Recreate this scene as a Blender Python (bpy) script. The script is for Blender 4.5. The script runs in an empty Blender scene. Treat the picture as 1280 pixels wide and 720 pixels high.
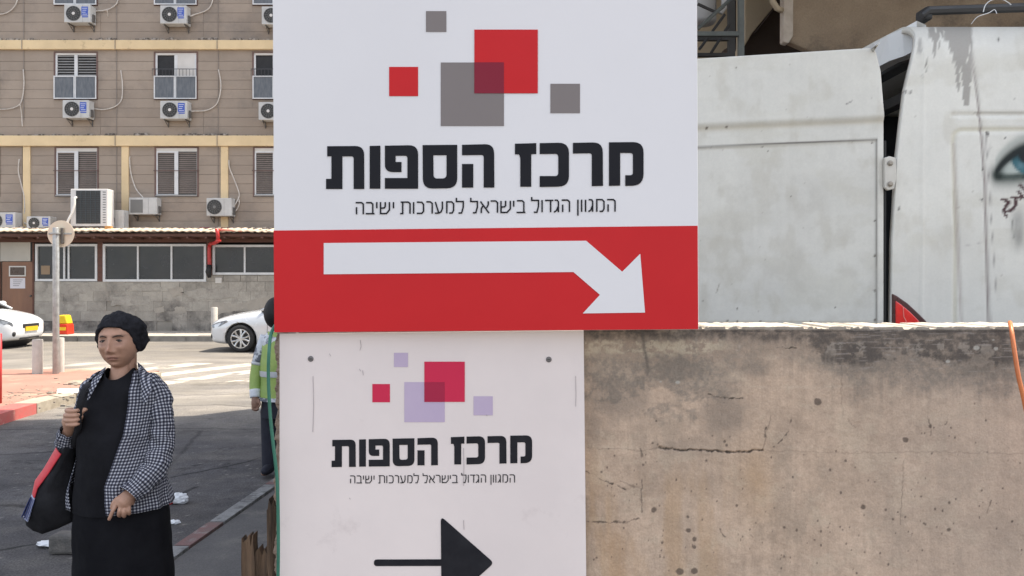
import bpy, bmesh, math, random
import numpy as np
from mathutils import Vector, Matrix, noise as mnoise

scene = bpy.context.scene
COL = scene.collection
random.seed(7)
RAD = math.radians

# ------------------------------------------------------------------ camera
HC, HORIZ = 1.7, 350.0
cam_data = bpy.data.cameras.new("camera")
cam = bpy.data.objects.new("camera", cam_data)
COL.objects.link(cam)
cam.location = (0, 0, HC)
cam.rotation_euler = (RAD(90), 0, 0)
cam_data.sensor_width = 36
cam_data.lens = 28.125
cam_data.shift_y = -(360 - HORIZ) / 1280.0
cam_data.clip_start = 0.05
cam_data.clip_end = 3000
scene.camera = cam

# ------------------------------------------------------------------ light
SUN_EL, SUN_AZ = RAD(65), RAD(10)      # azimuth measured from +x towards +y
world = bpy.data.worlds.new("World")
scene.world = world
world.use_nodes = True
wn = world.node_tree
bg = wn.nodes["Background"]
sky = wn.nodes.new("ShaderNodeTexSky")
sky.sky_type = 'NISHITA'
sky.sun_disc = False
sky.sun_elevation = SUN_EL
sky.sun_rotation = RAD(90) - SUN_AZ
sky.dust_density = 1.6
hs = wn.nodes.new("ShaderNodeHueSaturation"); hs.inputs["Saturation"].default_value = 0.42   # hazy, milky summer sky
wn.links.new(sky.outputs[0], hs.inputs["Color"]); wn.links.new(hs.outputs[0], bg.inputs[0])
bg.inputs[1].default_value = 0.15
sun_data = bpy.data.lights.new("sun", 'SUN')
sun_data.energy = 3.3
sun_data.angle = RAD(0.53)
sun_data.color = (1.0, 0.90, 0.76)
sun = bpy.data.objects.new("sun", sun_data)
COL.objects.link(sun)
sdir = Vector((math.cos(SUN_EL) * math.cos(SUN_AZ), math.cos(SUN_EL) * math.sin(SUN_AZ), math.sin(SUN_EL)))
sun.rotation_euler = sdir.to_track_quat('Z', 'Y').to_euler()
scene.view_settings.view_transform = 'Standard'
scene.view_settings.look = 'None'
scene.view_settings.exposure = 1.33
scene.view_settings.gamma = 1.0

# ------------------------------------------------------------------ helpers
def P(px, py, Y):
    return Vector(((px - 640) * Y / 1000.0, Y, HC - (py - HORIZ) * Y / 1000.0))

def G(px, py, z=0.0):
    Y = (HC - z) * 1000.0 / (py - HORIZ)
    return Vector(((px - 640) * Y / 1000.0, Y, z))

MATS = {}
def mat(name, c1, c2=None, scale=4.0, rough=0.7, bump=0.0, bscale=60.0, metal=0.0, attr=None,
        spec=0.5, rand=0.0, stretch=(1, 1, 1), contrast=(0.35, 0.65), alpha=1.0, fine=0.0, fscale=120, coat=0.0,
        dirt=None, dscale=1.2, dlim=(0.5, 0.7)):
    """procedural material; textures live in world position so nothing stretches"""
    if name in MATS: return MATS[name]
    m = bpy.data.materials.new(name)
    m.use_nodes = True
    nt = m.node_tree; N = nt.nodes; L = nt.links
    b = N["Principled BSDF"]
    b.inputs["Roughness"].default_value = rough
    b.inputs["Metallic"].default_value = metal
    b.inputs["Specular IOR Level"].default_value = spec
    if coat:
        b.inputs["Coat Weight"].default_value = coat
        b.inputs["Coat Roughness"].default_value = 0.08
    geo = N.new("ShaderNodeNewGeometry")
    mp = N.new("ShaderNodeMapping"); mp.inputs["Scale"].default_value = stretch
    L.new(geo.outputs["Position"], mp.inputs[0])
    def ns(sc, det=6, r=0.6):
        n = N.new("ShaderNodeTexNoise"); n.inputs["Scale"].default_value = sc
        n.inputs["Detail"].default_value = det; n.inputs["Roughness"].default_value = r
        L.new(mp.outputs[0], n.inputs["Vector"]); return n.outputs[0]
    def mr(src, a, b_, c, d):
        r = N.new("ShaderNodeMapRange"); L.new(src, r.inputs[0])
        for i, v in enumerate((a, b_, c, d)): r.inputs[i + 1].default_value = v
        return r.outputs[0]
    def mix(f, A, B, mode='MIX'):
        x = N.new("ShaderNodeMix"); x.data_type = 'RGBA'; x.blend_type = mode
        for s, v in ((x.inputs["Factor"], f), (x.inputs["A"], A), (x.inputs["B"], B)):
            if isinstance(v, (int, float)): s.default_value = v
            elif isinstance(v, tuple): s.default_value = (*v[:3], 1)
            else: L.new(v, s)
        return x.outputs["Result"]
    if attr:
        a = N.new("ShaderNodeAttribute"); a.attribute_name = attr
        col = a.outputs["Color"]
        if c2 is not None:
            f = mr(ns(scale), contrast[0], contrast[1], 0, 1)
            col = mix(1.0, col, mix(f, c1, c2), 'MULTIPLY')
    elif c2 is not None:
        f = mr(ns(scale), contrast[0], contrast[1], 0, 1)
        col = mix(f, c1, c2)
    else:
        col = mix(0.0, c1, c1)
    if dirt is not None:
        f = mr(ns(dscale, 8, 0.7), dlim[0], dlim[1], 0, 1)
        col = mix(f, col, dirt)
    if fine:
        f = mr(ns(fscale, 3, 0.7), 0.3, 0.7, 1 - fine, 1 + fine)
        col = mix(1.0, col, f, 'MULTIPLY')
    if rand:
        oi = N.new("ShaderNodeObjectInfo")
        f = mr(oi.outputs["Random"], 0, 1, 1 - rand, 1 + rand)
        col = mix(1.0, col, f, 'MULTIPLY')
    L.new(col, b.inputs["Base Color"])
    if bump:
        bm_ = N.new("ShaderNodeBump"); bm_.inputs["Strength"].default_value = 1.0
        bm_.inputs["Distance"].default_value = bump
        L.new(ns(bscale, 5, 0.65), bm_.inputs["Height"]); L.new(bm_.outputs[0], b.inputs["Normal"])
    if rough > 0.15:
        L.new(mr(ns(scale * 2.3), 0.3, 0.7, max(0.02, rough - 0.08), min(1, rough + 0.08)), b.inputs["Roughness"])
    MATS[name] = m
    return m

class MB:
    """collects simple shapes, then links them as ONE mesh object"""
    def __init__(s): s.v = []; s.f = []; s.uv = {}
    def add(s, vs, fs):
        o = len(s.v); s.v += [Vector(v) for v in vs]
        s.f += [tuple(i + o for i in f) for f in fs]; return s
    def box(s, x0, x1, y0, y1, z0, z1):
        x0, x1 = sorted((x0, x1)); y0, y1 = sorted((y0, y1)); z0, z1 = sorted((z0, z1))
        return s.add([(x, y, z) for z in (z0, z1) for y in (y0, y1) for x in (x0, x1)],
                     [(0, 2, 3, 1), (4, 5, 7, 6), (0, 1, 5, 4), (2, 6, 7, 3), (0, 4, 6, 2), (1, 3, 7, 5)])
    def pbox(s, px0, px1, py0, py1, Y, d):
        """box whose front face covers the given outline at distance Y, depth d"""
        a = P(px0, py0, Y); b = P(px1, py1, Y)
        return s.box(a.x, b.x, Y, Y + d, a.z, b.z)
    def tube(s, path, r, n=8, cap=True, flat=None):
        path = [Vector(p) for p in path]; k = len(path)
        rs = r if isinstance(r, (list, tuple)) else [r] * k
        t0 = (path[1] - path[0]).normalized()
        u = t0.orthogonal().normalized()
        vs = []
        for i, p in enumerate(path):
            t = (path[min(i + 1, k - 1)] - path[max(i - 1, 0)])
            t = t.normalized() if t.length > 1e-9 else t0
            u = (u - t * u.dot(t)).normalized(); w = t.cross(u)
            for j in range(n):
                a = 2 * math.pi * j / n
                vs.append(p + (u * math.cos(a) + w * math.sin(a)) * rs[i])
        fs = [(i * n + j, i * n + (j + 1) % n, (i + 1) * n + (j + 1) % n, (i + 1) * n + j)
              for i in range(k - 1) for j in range(n)]
        if cap: fs += [tuple(range(n - 1, -1, -1)), tuple((k - 1) * n + j for j in range(n))]
        return s.add(vs, fs)
    def prism(s, pts, off):
        """pts: outline of 3D points, extruded by vector off"""
        pts = [Vector(p) for p in pts]; off = Vector(off); n = len(pts)
        fs = [tuple(range(n)), tuple(range(2 * n - 1, n - 1, -1))]
        fs += [(i, i + n, (i + 1) % n + n, (i + 1) % n) for i in range(n)]
        return s.add(pts + [p + off for p in pts], fs)
    def lathe(s, c, axis, prof, n=24):
        """prof: list of (radius, height along axis)"""
        c = Vector(c); ax = Vector(axis).normalized(); u = ax.orthogonal().normalized(); w = ax.cross(u)
        vs = []
        for (r, h) in prof:
            for j in range(n):
                a = 2 * math.pi * j / n
                vs.append(c + ax * h + (u * math.cos(a) + w * math.sin(a)) * r)
        k = len(prof)
        fs = [(i * n + j, i * n + (j + 1) % n, (i + 1) * n + (j + 1) % n, (i + 1) * n + j)
              for i in range(k - 1) for j in range(n)]
        fs += [tuple(range(n - 1, -1, -1)), tuple((k - 1) * n + j for j in range(n))]
        return s.add(vs, fs)
    def ell(s, c, rx, ry, rz, n=16, m=10):
        c = Vector(c); vs = [c + Vector((0, 0, rz))]
        for i in range(1, m):
            a = math.pi * i / m
            for j in range(n):
                b = 2 * math.pi * j / n
                vs.append(c + Vector((rx * math.sin(a) * math.cos(b), ry * math.sin(a) * math.sin(b), rz * math.cos(a))))
        vs.append(c - Vector((0, 0, rz))); L_ = len(vs) - 1
        fs = [(0, 1 + j, 1 + (j + 1) % n) for j in range(n)]
        fs += [(1 + i * n + j, 1 + (i + 1) * n + j, 1 + (i + 1) * n + (j + 1) % n, 1 + i * n + (j + 1) % n)
               for i in range(m - 2) for j in range(n)]
        fs += [(1 + (m - 2) * n + (j + 1) % n, 1 + (m - 2) * n + j, L_) for j in range(n)]
        return s.add(vs, fs)
    def build(s, name, m, parent=None, loc=None, smooth=False, bevel=0, seg=2, fix=True, kind=None, label=None, subsurf=0):
        if parent is not None: o0 = wloc(parent); rel = Vector((0, 0, 0))
        else:
            if loc is None:
                xs = [v.x for v in s.v]; ys = [v.y for v in s.v]; zs = [v.z for v in s.v]
                loc = ((min(xs) + max(xs)) / 2, (min(ys) + max(ys)) / 2, min(zs))
            o0 = Vector(loc)
        me = bpy.data.meshes.new(name)
        me.from_pydata([tuple(v - o0) for v in s.v], [], s.f)
        if fix:
            b = bmesh.new(); b.from_mesh(me); bmesh.ops.recalc_face_normals(b, faces=b.faces); b.to_mesh(me); b.free()
        if m: me.materials.append(m)
        if smooth: me.polygons.foreach_set("use_smooth", [True] * len(me.polygons))
        o = bpy.data.objects.new(name, me); COL.objects.link(o)
        if parent is not None: o.parent = parent
        else: o.location = o0
        if bevel:
            md = o.modifiers.new("bevel", 'BEVEL'); md.width = bevel; md.segments = seg; md.limit_method = 'ANGLE'
            md.harden_normals = False
        if subsurf:
            md = o.modifiers.new("sub", 'SUBSURF'); md.levels = subsurf; md.render_levels = subsurf
        if kind: o["kind"] = kind
        if label: o["label"] = label
        return o

WL = {}
def wloc(o):
    l = Vector((0, 0, 0)); q = o
    while q is not None: l = l + q.location; q = q.parent
    return l

def thing(name, label, cat, loc, group=None):
    o = bpy.data.objects.new(name, None); COL.objects.link(o)
    o.empty_display_size = 0.2; o.location = loc
    o["label"] = label; o["category"] = cat
    if group: o["group"] = group
    return o

def tag(o, label, cat, group=None):
    o["label"] = label; o["category"] = cat
    if group: o["group"] = group
    return o

UB = {}
def brick(name, m, c, d, parent, kind=None, rot=0):
    """a piece sharing one bevelled unit block per material"""
    k = m.name
    if k not in UB:
        b = bmesh.new(); bmesh.ops.create_cube(b, size=1.0)
        me = bpy.data.meshes.new("unit_piece"); b.to_mesh(me); b.free(); me.materials.append(m); UB[k] = me
    o = bpy.data.objects.new(name, UB[k]); COL.objects.link(o)
    o.parent = parent
    o.location = Vector(c) - (wloc(parent) if parent else Vector((0, 0, 0)))
    o.scale = d
    if rot: o.rotation_euler = (0, 0, rot)
    return o

def color_attr(o, cols, name="paint"):
    """cols: (nverts,3) linear albedo painted on the object's own surface"""
    a = o.data.color_attributes.new(name, 'FLOAT_COLOR', 'POINT')
    c = np.ones((len(o.data.vertices), 4), dtype=np.float32); c[:, :3] = cols
    a.data.foreach_set("color", c.ravel())

def verts_np(o):
    a = np.empty(len(o.data.vertices) * 3, dtype=np.float64); o.data.vertices.foreach_get("co", a)
    a = a.reshape(-1, 3); w = wloc(o); return a + np.array(w)

def hsh(ix, iy, seed):
    h = (ix * 374761393 + iy * 668265263 + seed * 1442695041) & 0xffffffff
    h = ((h ^ (h >> 13)) * 1274126177) & 0xffffffff
    return ((h ^ (h >> 16)) & 0xffff) / 65535.0
def vnoise(x, y, seed=0):
    ix = np.floor(x).astype(np.int64); iy = np.floor(y).astype(np.int64)
    fx = x - ix; fy = y - iy; fx = fx * fx * (3 - 2 * fx); fy = fy * fy * (3 - 2 * fy)
    a = hsh(ix, iy, seed); b = hsh(ix + 1, iy, seed); c = hsh(ix, iy + 1, seed); d = hsh(ix + 1, iy + 1, seed)
    return (a * (1 - fx) + b * fx) * (1 - fy) + (c * (1 - fx) + d * fx) * fy
def fbm(x, y, seed=0, o=5, r=0.55):
    t = 0; a = 1; s = 0
    for i in range(o):
        t = t + a * vnoise(x * 2 ** i, y * 2 ** i, seed + i * 17); s += a; a *= r
    return t / s
def sst(a, b, x):
    t = np.clip((x - a) / (b - a), 0, 1); return t * t * (3 - 2 * t)
def segdist(x, y, pts):
    d = np.full(x.shape, 1e9)
    for (x0, y0), (x1, y1) in zip(pts[:-1], pts[1:]):
        dx, dy = x1 - x0, y1 - y0; L2 = dx * dx + dy * dy + 1e-12
        t = np.clip(((x - x0) * dx + (y - y0) * dy) / L2, 0, 1)
        d = np.minimum(d, np.hypot(x - x0 - t * dx, y - y0 - t * dy))
    return d
def mixc(c, col, f):
    f = np.clip(f, 0, 1)[:, None]; return c * (1 - f) + np.array(col) * f

def grid(nu, nv, fn):
    vs = [fn(i / nu, j / nv) for j in range(nv + 1) for i in range(nu + 1)]
    fs = [(j * (nu + 1) + i, j * (nu + 1) + i + 1, (j + 1) * (nu + 1) + i + 1, (j + 1) * (nu + 1) + i)
          for j in range(nv) for i in range(nu)]
    return vs, fs

# ------------------------------------------------------------------ ground, road, pavements
M_road = mat('asphalt', (0.92, 0.92, 0.95), (1.1, 1.08, 1.05), scale=1.3, rough=0.9, bump=0.004, bscale=90, attr='paint', fine=0.5, fscale=75, spec=0.25)
m = MB().add([(-1500, -1500, -0.03), (1500, -1500, -0.03), (1500, 2500, -0.03), (-1500, 2500, -0.03)], [(0, 1, 2, 3)])
M_grd = mat('dusty_ground', (0.27, 0.235, 0.19), (0.33, 0.29, 0.24), scale=0.3, rough=0.95)
m.build('ground', M_grd, kind='structure', fix=False)

def road_paint(v):
    x, y = v[:, 0], v[:, 1]
    n = fbm(x * 0.9, y * 0.9, 3); n2 = fbm(x * 5, y * 5, 9)
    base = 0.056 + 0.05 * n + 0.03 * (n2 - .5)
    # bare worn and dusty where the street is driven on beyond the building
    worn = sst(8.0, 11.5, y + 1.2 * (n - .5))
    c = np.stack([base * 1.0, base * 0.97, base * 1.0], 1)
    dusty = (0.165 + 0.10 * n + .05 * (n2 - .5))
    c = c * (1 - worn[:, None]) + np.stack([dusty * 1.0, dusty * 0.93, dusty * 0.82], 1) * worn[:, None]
    # far lane is smoother, greyer asphalt
    far = sst(16.6, 17.6, y)
    c = mixc(c, (0.17, 0.158, 0.14), far * 0.75)
    c = mixc(c, (0.10, 0.095, 0.088), sst(.5,.7,fbm(x*.5,y*2.2,88)) * .35 * worn)
    px = 640 + 1000 * x / np.maximum(y, .1); py = HORIZ + HC * 1000 / np.maximum(y, .1)
    # white zebra stripes, worn
    wear = fbm(x * 4, y * 4, 21)
    for poly in ([(-6.9, 15.9), (-6.0, 16.2), (-5.2, 14.6), (-6.3, 14.4)],):
        pass
    for k in range(9):
        xs = -10.2 + k * 1.15
        u = x - xs - (y - 14) * 0.55
        st = (sst(0, .05, u) * (1 - sst(0.5, .55, u))) * sst(13.0, 13.1, y) * (1 - sst(16.3, 16.4, y))
        c = mixc(c, (0.50, 0.45, 0.38), st * sst(0.30, 0.55, wear + .1 * (n - .5)) * .9)
    # sealed darker patch on the crossing
    d = np.hypot((x + 4.6) / 0.7, (y - 13.1) / 0.28) + 0.5 * (n2 - .5)
    c = mixc(c, (0.13, 0.12, 0.105), (1 - sst(0.8, 1.0, d)) * .6)
    # cracks and tar joints in the near asphalt
    wx = x + 0.05 * (fbm(x * 6, y * 6, 31) - .5); wy = y + 0.12 * (fbm(x * 5, y * 5, 33) - .5)
    cr = [[(-6.3, 7.4), (-5.0, 7.75), (-3.6, 8.3)], [(-4.9, 6.0), (-4.1, 6.05), (-3.2, 6.0), (-2.6, 6.3)],
          [(-3.7, 4.7), (-3.0, 5.2), (-2.75, 5.8), (-2.6, 6.6)], [(-3.2, 6.6), (-2.6, 7.3), (-2.1, 8.2), (-1.2, 9.4)],
          [(-5.6, 6.7), (-4.8, 6.9)], [(-7, 9.0), (-4.5, 9.2), (-2, 9.1)], [(-4.5, 4.2), (-3.7, 4.7)],
          [(-7, 12.0), (-4.5, 11.8), (-3, 12.2)], [(-6, 10.6), (-4, 10.9), (-2.5, 10.4)], [(-3.5, 9.0), (-3.1, 7.2)]]
    for i, p in enumerate(cr):
        d = segdist(wx, wy, p)
        c = mixc(c, (0.02, 0.02, 0.021), (1 - sst(0.008, 0.03, d)) * (0.95 if i < 4 else .6))
    vor = np.abs(fbm(x * .8 + 9, y * 1.3, 55, 6, .62) - .5)
    c = mixc(c, (0.022, 0.021, 0.022), (1 - sst(0.003, 0.011, vor)) * .75 * (1 - worn) * sst(.40, .55, fbm(x * .9, y * .9, 57, 3)))
    c *= (1 + .5 * (fbm(x * 9, y * 14, 61, 4) - .5) * (1 - worn))[:, None]
    c = mixc(c, (0.15, 0.14, 0.13), sst(.52, .70, fbm(x * 2.2, y * 2.2, 77)) * .4 * (1 - worn))
    c *= (1 + .5 * (fbm(x * 1.1 + 4, y * 3.0, 101) - .5))[:, None]
    c = mixc(c, (0.3, 0.28, 0.26), (fbm(x * 30, y * 30, 5, 2) > 0.86) * .6 * (1 - worn * .5))
    return c

def sheet(name, x0, x1, y0, y1, step, z, m, paint, relief=None, kind='structure'):
    nx = int((x1 - x0) / step); ny = int((y1 - y0) / step)
    X, Y = np.meshgrid(np.linspace(x0, x1, nx + 1), np.linspace(y0, y1, ny + 1))
    V = np.stack([X.ravel(), Y.ravel(), np.full(X.size, z)], 1)
    if relief is not None: V[:, 2] += relief(V)
    idx = np.arange(V.shape[0]).reshape(ny + 1, nx + 1)
    F = np.stack([idx[:-1, :-1], idx[:-1, 1:], idx[1:, 1:], idx[1:, :-1]], -1).reshape(-1, 4)
    me = bpy.data.meshes.new(name); me.vertices.add(len(V)); me.vertices.foreach_set("co", V.ravel())
    me.loops.add(F.size); me.loops.foreach_set("vertex_index", F.ravel().astype(np.int32))
    me.polygons.add(len(F)); me.polygons.foreach_set("loop_start", np.arange(0, F.size, 4, dtype=np.int32))
    me.polygons.foreach_set("loop_total", np.full(len(F), 4, dtype=np.int32))
    me.update(calc_edges=True); me.validate()
    me.materials.append(m)
    o = bpy.data.objects.new(name, me); COL.objects.link(o); o["kind"] = kind
    color_attr(o, paint(V)); return o
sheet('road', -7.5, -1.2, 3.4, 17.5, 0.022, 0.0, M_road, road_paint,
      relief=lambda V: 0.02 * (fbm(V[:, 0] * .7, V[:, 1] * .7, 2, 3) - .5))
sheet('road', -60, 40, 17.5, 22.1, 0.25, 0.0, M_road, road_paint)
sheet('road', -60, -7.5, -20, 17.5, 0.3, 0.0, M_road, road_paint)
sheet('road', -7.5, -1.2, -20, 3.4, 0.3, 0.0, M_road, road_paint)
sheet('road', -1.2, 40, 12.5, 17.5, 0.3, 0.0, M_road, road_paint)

# far pavement along the annex, with kerbstones
M_pave = mat('sunny_paving', (0.46, 0.42, 0.36), (0.36, 0.33, 0.28), scale=2.0, rough=0.9, bump=0.003, fine=.12)
M_kerbgrey = mat('grey_kerb', (0.17, 0.16, 0.145), (0.25, 0.235, 0.21), scale=5, rough=0.9, bump=0.004, rand=.12)
fp = MB().box(-60, 40, 22.23, 25.2, 0, 0.15).build('pavement', M_pave, kind='structure')
for i in range(34):
    brick('kerbstone', M_kerbgrey, (-21 + i * 1.0 + .5, 22.165, 0.075), (0.985, 0.15, 0.152), fp)

# near right pavement with painted kerb (red and grey lengths)
M_rpave = mat('side_paving', (0.075, 0.073, 0.075), (0.115, 0.11, 0.108), scale=1.4, rough=0.92, bump=0.004, fine=.25, dirt=(0.15, 0.14, 0.13), dscale=3)
rp = MB().add([(-2.28, -6, .03), (-2.06, 3.6, .03), (-2.0, 5.0, .03), (-1.86, 6.8, .03), (-1.5, 10.5, .03), (12, 12.4, .03), (12, -6, .03)],
              [(0, 6, 5, 4, 3, 2, 1)])
rp = rp.build('pavement', M_rpave, kind='structure', fix=False)
M_kred = mat('faded_red_kerb_paint', (0.20, 0.10, 0.095), (0.13, 0.105, 0.1), scale=6, rough=0.85, bump=0.003, fine=.2, dirt=(0.22, 0.2, 0.19), dscale=9, dlim=(.52, .62))
M_kwh = mat('worn_white_kerb_paint', (0.26, 0.26, 0.26), (0.17, 0.17, 0.17), scale=7, rough=0.85, bump=0.003, fine=.2, dirt=(.1, .1, .1), dscale=9, dlim=(.5, .6))
path = [Vector((-2.36, 1.0, 0)), Vector((-2.12, 3.6, 0)), Vector((-2.06, 5.0, 0)), Vector((-1.93, 6.8, 0)), Vector((-1.57, 10.5, 0))]
def along(path, s):
    for a, b in zip(path[:-1], path[1:]):
        L = (b - a).length
        if s <= L: return a + (b - a) * s / L, (b - a).normalized()
        s -= L
    return path[-1], (path[-1] - path[-2]).normalized()
s = 0.25
while s < 9.3:
    p, t = along(path, s)
    seg = 'w' if (5.68 < p.y < 6.28 or 3.8 < p.y < 4.95 or 8.6 < p.y < 9.4) else 'r'
    o = brick('kerbstone', M_kred if seg == 'r' else M_kwh, (p.x, p.y, 0.012), (0.10, 0.485, 0.065), rp, rot=math.atan2(t.y, t.x) - math.pi / 2)
    s += 0.5

# left corner island: paving, kerb, rubble
M_isl = mat('pink_paving', (0.30, 0.150, 0.112), (0.33, 0.185, 0.14), scale=1.2, rough=0.9, bump=0.004, fine=.1, dirt=(0.37, 0.285, 0.205), dscale=1.0, dlim=(.54, .66))
iz = 0.12
kp = [G(a, b, 0) for a, b in [(-900, 720), (-400, 612), (-200, 578), (-60, 545), (0, 526), (44, 513), (96, 500), (145, 486), (192, 474)]]
front = [(v + Vector((.0, .22, iz - v.z if False else 0))) for v in kp]
ipts = [(165, 463.5), (90, 461), (0, 462), (-300, 464), (-900, 466)]
top = [Vector((v.x, v.y, iz)) for v in front] + [G(a, b, iz) for a, b in ipts]
isl = MB().prism(top, (0, 0, -0.16)).build('traffic_island', M_isl, kind='structure')
M_kbr = mat('red_kerb_paint', (0.50, 0.10, 0.09), (0.42, 0.13, 0.11), scale=8, rough=0.7, bump=0.003, dirt=(0.5, 0.3, 0.25), dscale=6, dlim=(.6, .7))
M_kpale = mat('pale_kerb', (0.40, 0.35, 0.275), (0.29, 0.25, 0.195), scale=8, rough=0.9, bump=0.005)
s = 0.1; tot = sum((b - a).length for a, b in zip(kp[:-1], kp[1:]))
while s < tot - .5:
    p, t = along(kp, s + .25)
    px = 640 + 1000 * p.x / p.y
    mm = M_kbr if px < 33 else M_kpale
    brick('kerbstone', mm, (p.x, p.y + .14, 0.045 + (0 if px < 46 else -.03 * random.random())), (0.485, 0.30, 0.17), isl, rot=math.atan2(t.y, t.x) + (0 if px < 46 else random.uniform(-.1, .1)))
    s += 0.5

k = MB()
for pts in ([(8, 490), (16, 491.5), (34, 491), (52, 492), (70, 490), (84, 491)], [(77, 488), (95, 487), (112, 489)], [(40, 497), (60, 494), (75, 497), (88, 495)]):
    q = [G(a, b, iz) for a, b in pts]
    for a, b in zip(q[:-1], q[1:]):
        w_ = Vector((0, .03, 0)); k.prism([a, b, b + w_, a + w_ * .6], (0, 0, .004))
k.build('broken_joint', mat('dark_joint', (.10, .085, .07), rough=.95), isl)
M_rub = mat('concrete_rubble', (0.42, 0.37, 0.3), (0.28, 0.24, 0.19), scale=8, rough=0.95, bump=0.006, rand=.25)
def rock(name, c, r, m, parent=None, seed=0, sq=0.6, kind=None):
    b = bmesh.new(); bmesh.ops.create_icosphere(b, subdivisions=2, radius=1)
    for v in b.verts:
        q = v.co * 1.3 + Vector((seed * 7.1, seed * 3.3, 0))
        v.co *= 0.8 + 0.5 * mnoise.noise(q)
        v.co.x *= r[0]; v.co.y *= r[1]; v.co.z *= r[2]
    me = bpy.data.meshes.new(name); b.to_mesh(me); b.free(); me.materials.append(m)
    o = bpy.data.objects.new(name, me); COL.objects.link(o)
    o.location = c
    return o
for i, (a, b, r, lab) in enumerate([(66, 497, .19, 'broken tan concrete chunk at the end of the red kerb, left of the other chunks'),
                                    (80, 501, .15, 'low chunk of broken kerb lying in front of the white slab piece'),
                                    (95, 489, .13, 'small rounded rubble stone just behind the white slab piece')]):
    p = G(a, b, .02); o = rock('rubble_stone', (p.x, p.y, 0.05 + (.08 if i == 2 else 0)), (r, r * .7, r * .42), M_rub, seed=i)
    tag(o, lab, 'stone', 'rubble on the corner island')
M_wslab = mat('pale_slab', (0.62, 0.6, 0.55), (0.5, 0.47, 0.42), scale=9, rough=.9, bump=.003)
p = G(84, 503, 0)
o = MB().prism([p + Vector((-.12, -.05, .0)), p + Vector((.5, .18, 0.02)), p + Vector((.54, .4, .1)), p + Vector((.1, .3, .1)), p + Vector((-.2, .12, .12))], (0.01, -.03, .06)).build('broken_slab', M_wslab)
tag(o, 'tilted white broken kerb slab lying beside rubble on the island edge', 'slab')
rb = MB()
for i in range(150):
    px = random.uniform(0, 190); py = random.gauss(488, 7) - (px - 80) * .12
    p = G(px, max(465, min(515, py)), iz)
    r = random.uniform(.004, .018) * (1.4 if 60 < px < 130 else .7)
    rb.box(p.x - r * 1.4, p.x + r * 1.4, p.y - r, p.y + r, p.z - .01, p.z + r * .7)
rb.build('gravel', M_rub, kind='stuff')
tag(bpy.data.objects['gravel'], 'loose gravel and crumbs scattered over the sunny corner island', 'gravel')

# litter on the street
M_white = mat('white_litter', (0.7, 0.72, 0.75), rough=.5)
M_redp = mat('red_litter', (0.6, 0.02, 0.03), rough=.4)
def crumple(name, c, r, m, seed, parent=None):
    b = bmesh.new(); bmesh.ops.create_icosphere(b, subdivisions=3, radius=1)
    for v in b.verts:
        q = v.co * 2.6 + Vector((seed * 5.7, 0, 0))
        v.co *= 0.75 + 0.6 * abs(mnoise.noise(q)); v.co = Vector((v.co.x * r[0], v.co.y * r[1], v.co.z * r[2]))
    me = bpy.data.meshes.new(name); b.to_mesh(me); b.free(); me.materials.append(m)
    o = bpy.data.objects.new(name, me); COL.objects.link(o)
    if parent: o.parent = parent; o.location = Vector(c) - wloc(parent)
    else: o.location = c
    return o
p = G(219, 629)
t = thing('crumpled_bag', 'crumpled clear and red plastic bag on the road right of the woman', 'litter', p)
crumple('film', (p.x + .03, p.y, .035), (.075, .05, .045), M_white, 1, t)
crumple('printed_band', (p.x - .03, p.y - .01, .03), (.04, .04, .035), M_redp, 2, t)
p = G(217, 655)
tag(crumple('paper_scrap', (p.x, p.y, .015), (.05, .03, .015), M_white, 5), 'small white paper scrap on the road below the red and clear bag', 'litter')
p = G(62, 683)
tag(crumple('paper_scrap', (p.x, p.y, .02), (.09, .05, .018), M_white, 7), 'flattened white paper litter on the asphalt under the black bag', 'litter')
M_stone = mat('grey_stone', (0.17, 0.155, 0.14), (0.1, 0.095, 0.09), scale=14, rough=.95, bump=.01)
p = G(80, 690)
o = MB().prism([p + Vector((-.07, -.06, .0)), p + Vector((.1, -.06, 0)), p + Vector((.11, .06, 0)), p + Vector((-.06, .07, 0))], (0.0, 0, .12)).build('concrete_block', M_stone, bevel=.02)
tag(o, 'grey concrete lump on the asphalt between bag bottom and black skirt', 'block')

# ------------------------------------------------------------------ street furniture on the island
M_galv = mat('galvanised_steel', (0.42, 0.42, 0.41), (0.3, 0.3, 0.29), scale=12, rough=0.45, metal=0.6, bump=.0005)
M_signback = mat('sign_back', (0.76, 0.66, 0.51), (0.70, 0.60, 0.46), scale=5, rough=.6)
M_cream = mat('bollard_paint', (0.52, 0.49, 0.44), (0.44, 0.41, 0.37), scale=8, rough=.6, bump=.001)
b0 = G(70, 467, iz); Yp = b0.y
t = thing('round_sign_post', 'round traffic sign seen from behind on a galvanised pole', 'sign', b0)
tp = P(70, 283, Yp)
MB().tube([b0, (b0.x, Yp, tp.z - .02)], 0.052, 16).build('pole', M_galv, t, smooth=True, bevel=.005)
cz = P(73, 292, Yp)
MB().lathe((cz.x + .0, Yp + .075, cz.z), (0, -1, 0), [(.228, -.003), (.228, .003)], 40).build('sign_disc', M_signback, t, bevel=.001)
MB().box(cz.x - .2, cz.x + .19, Yp + .052, Yp + .07, cz.z - .012, cz.z + .012).build('crossbar', M_galv, t)
MB().box(cz.x + .015, cz.x + .06, Yp + .03, Yp + .07, cz.z - .17, cz.z + .1).build('clamp', mat('dark_clamp', (.12, .11, .10), rough=.6), t, bevel=.006)
MB().box(b0.x - .062, b0.x + .062, Yp - .062, Yp + .06, cz.z - .014, cz.z + .014).build('clamp', M_galv, t, bevel=.004)
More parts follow.
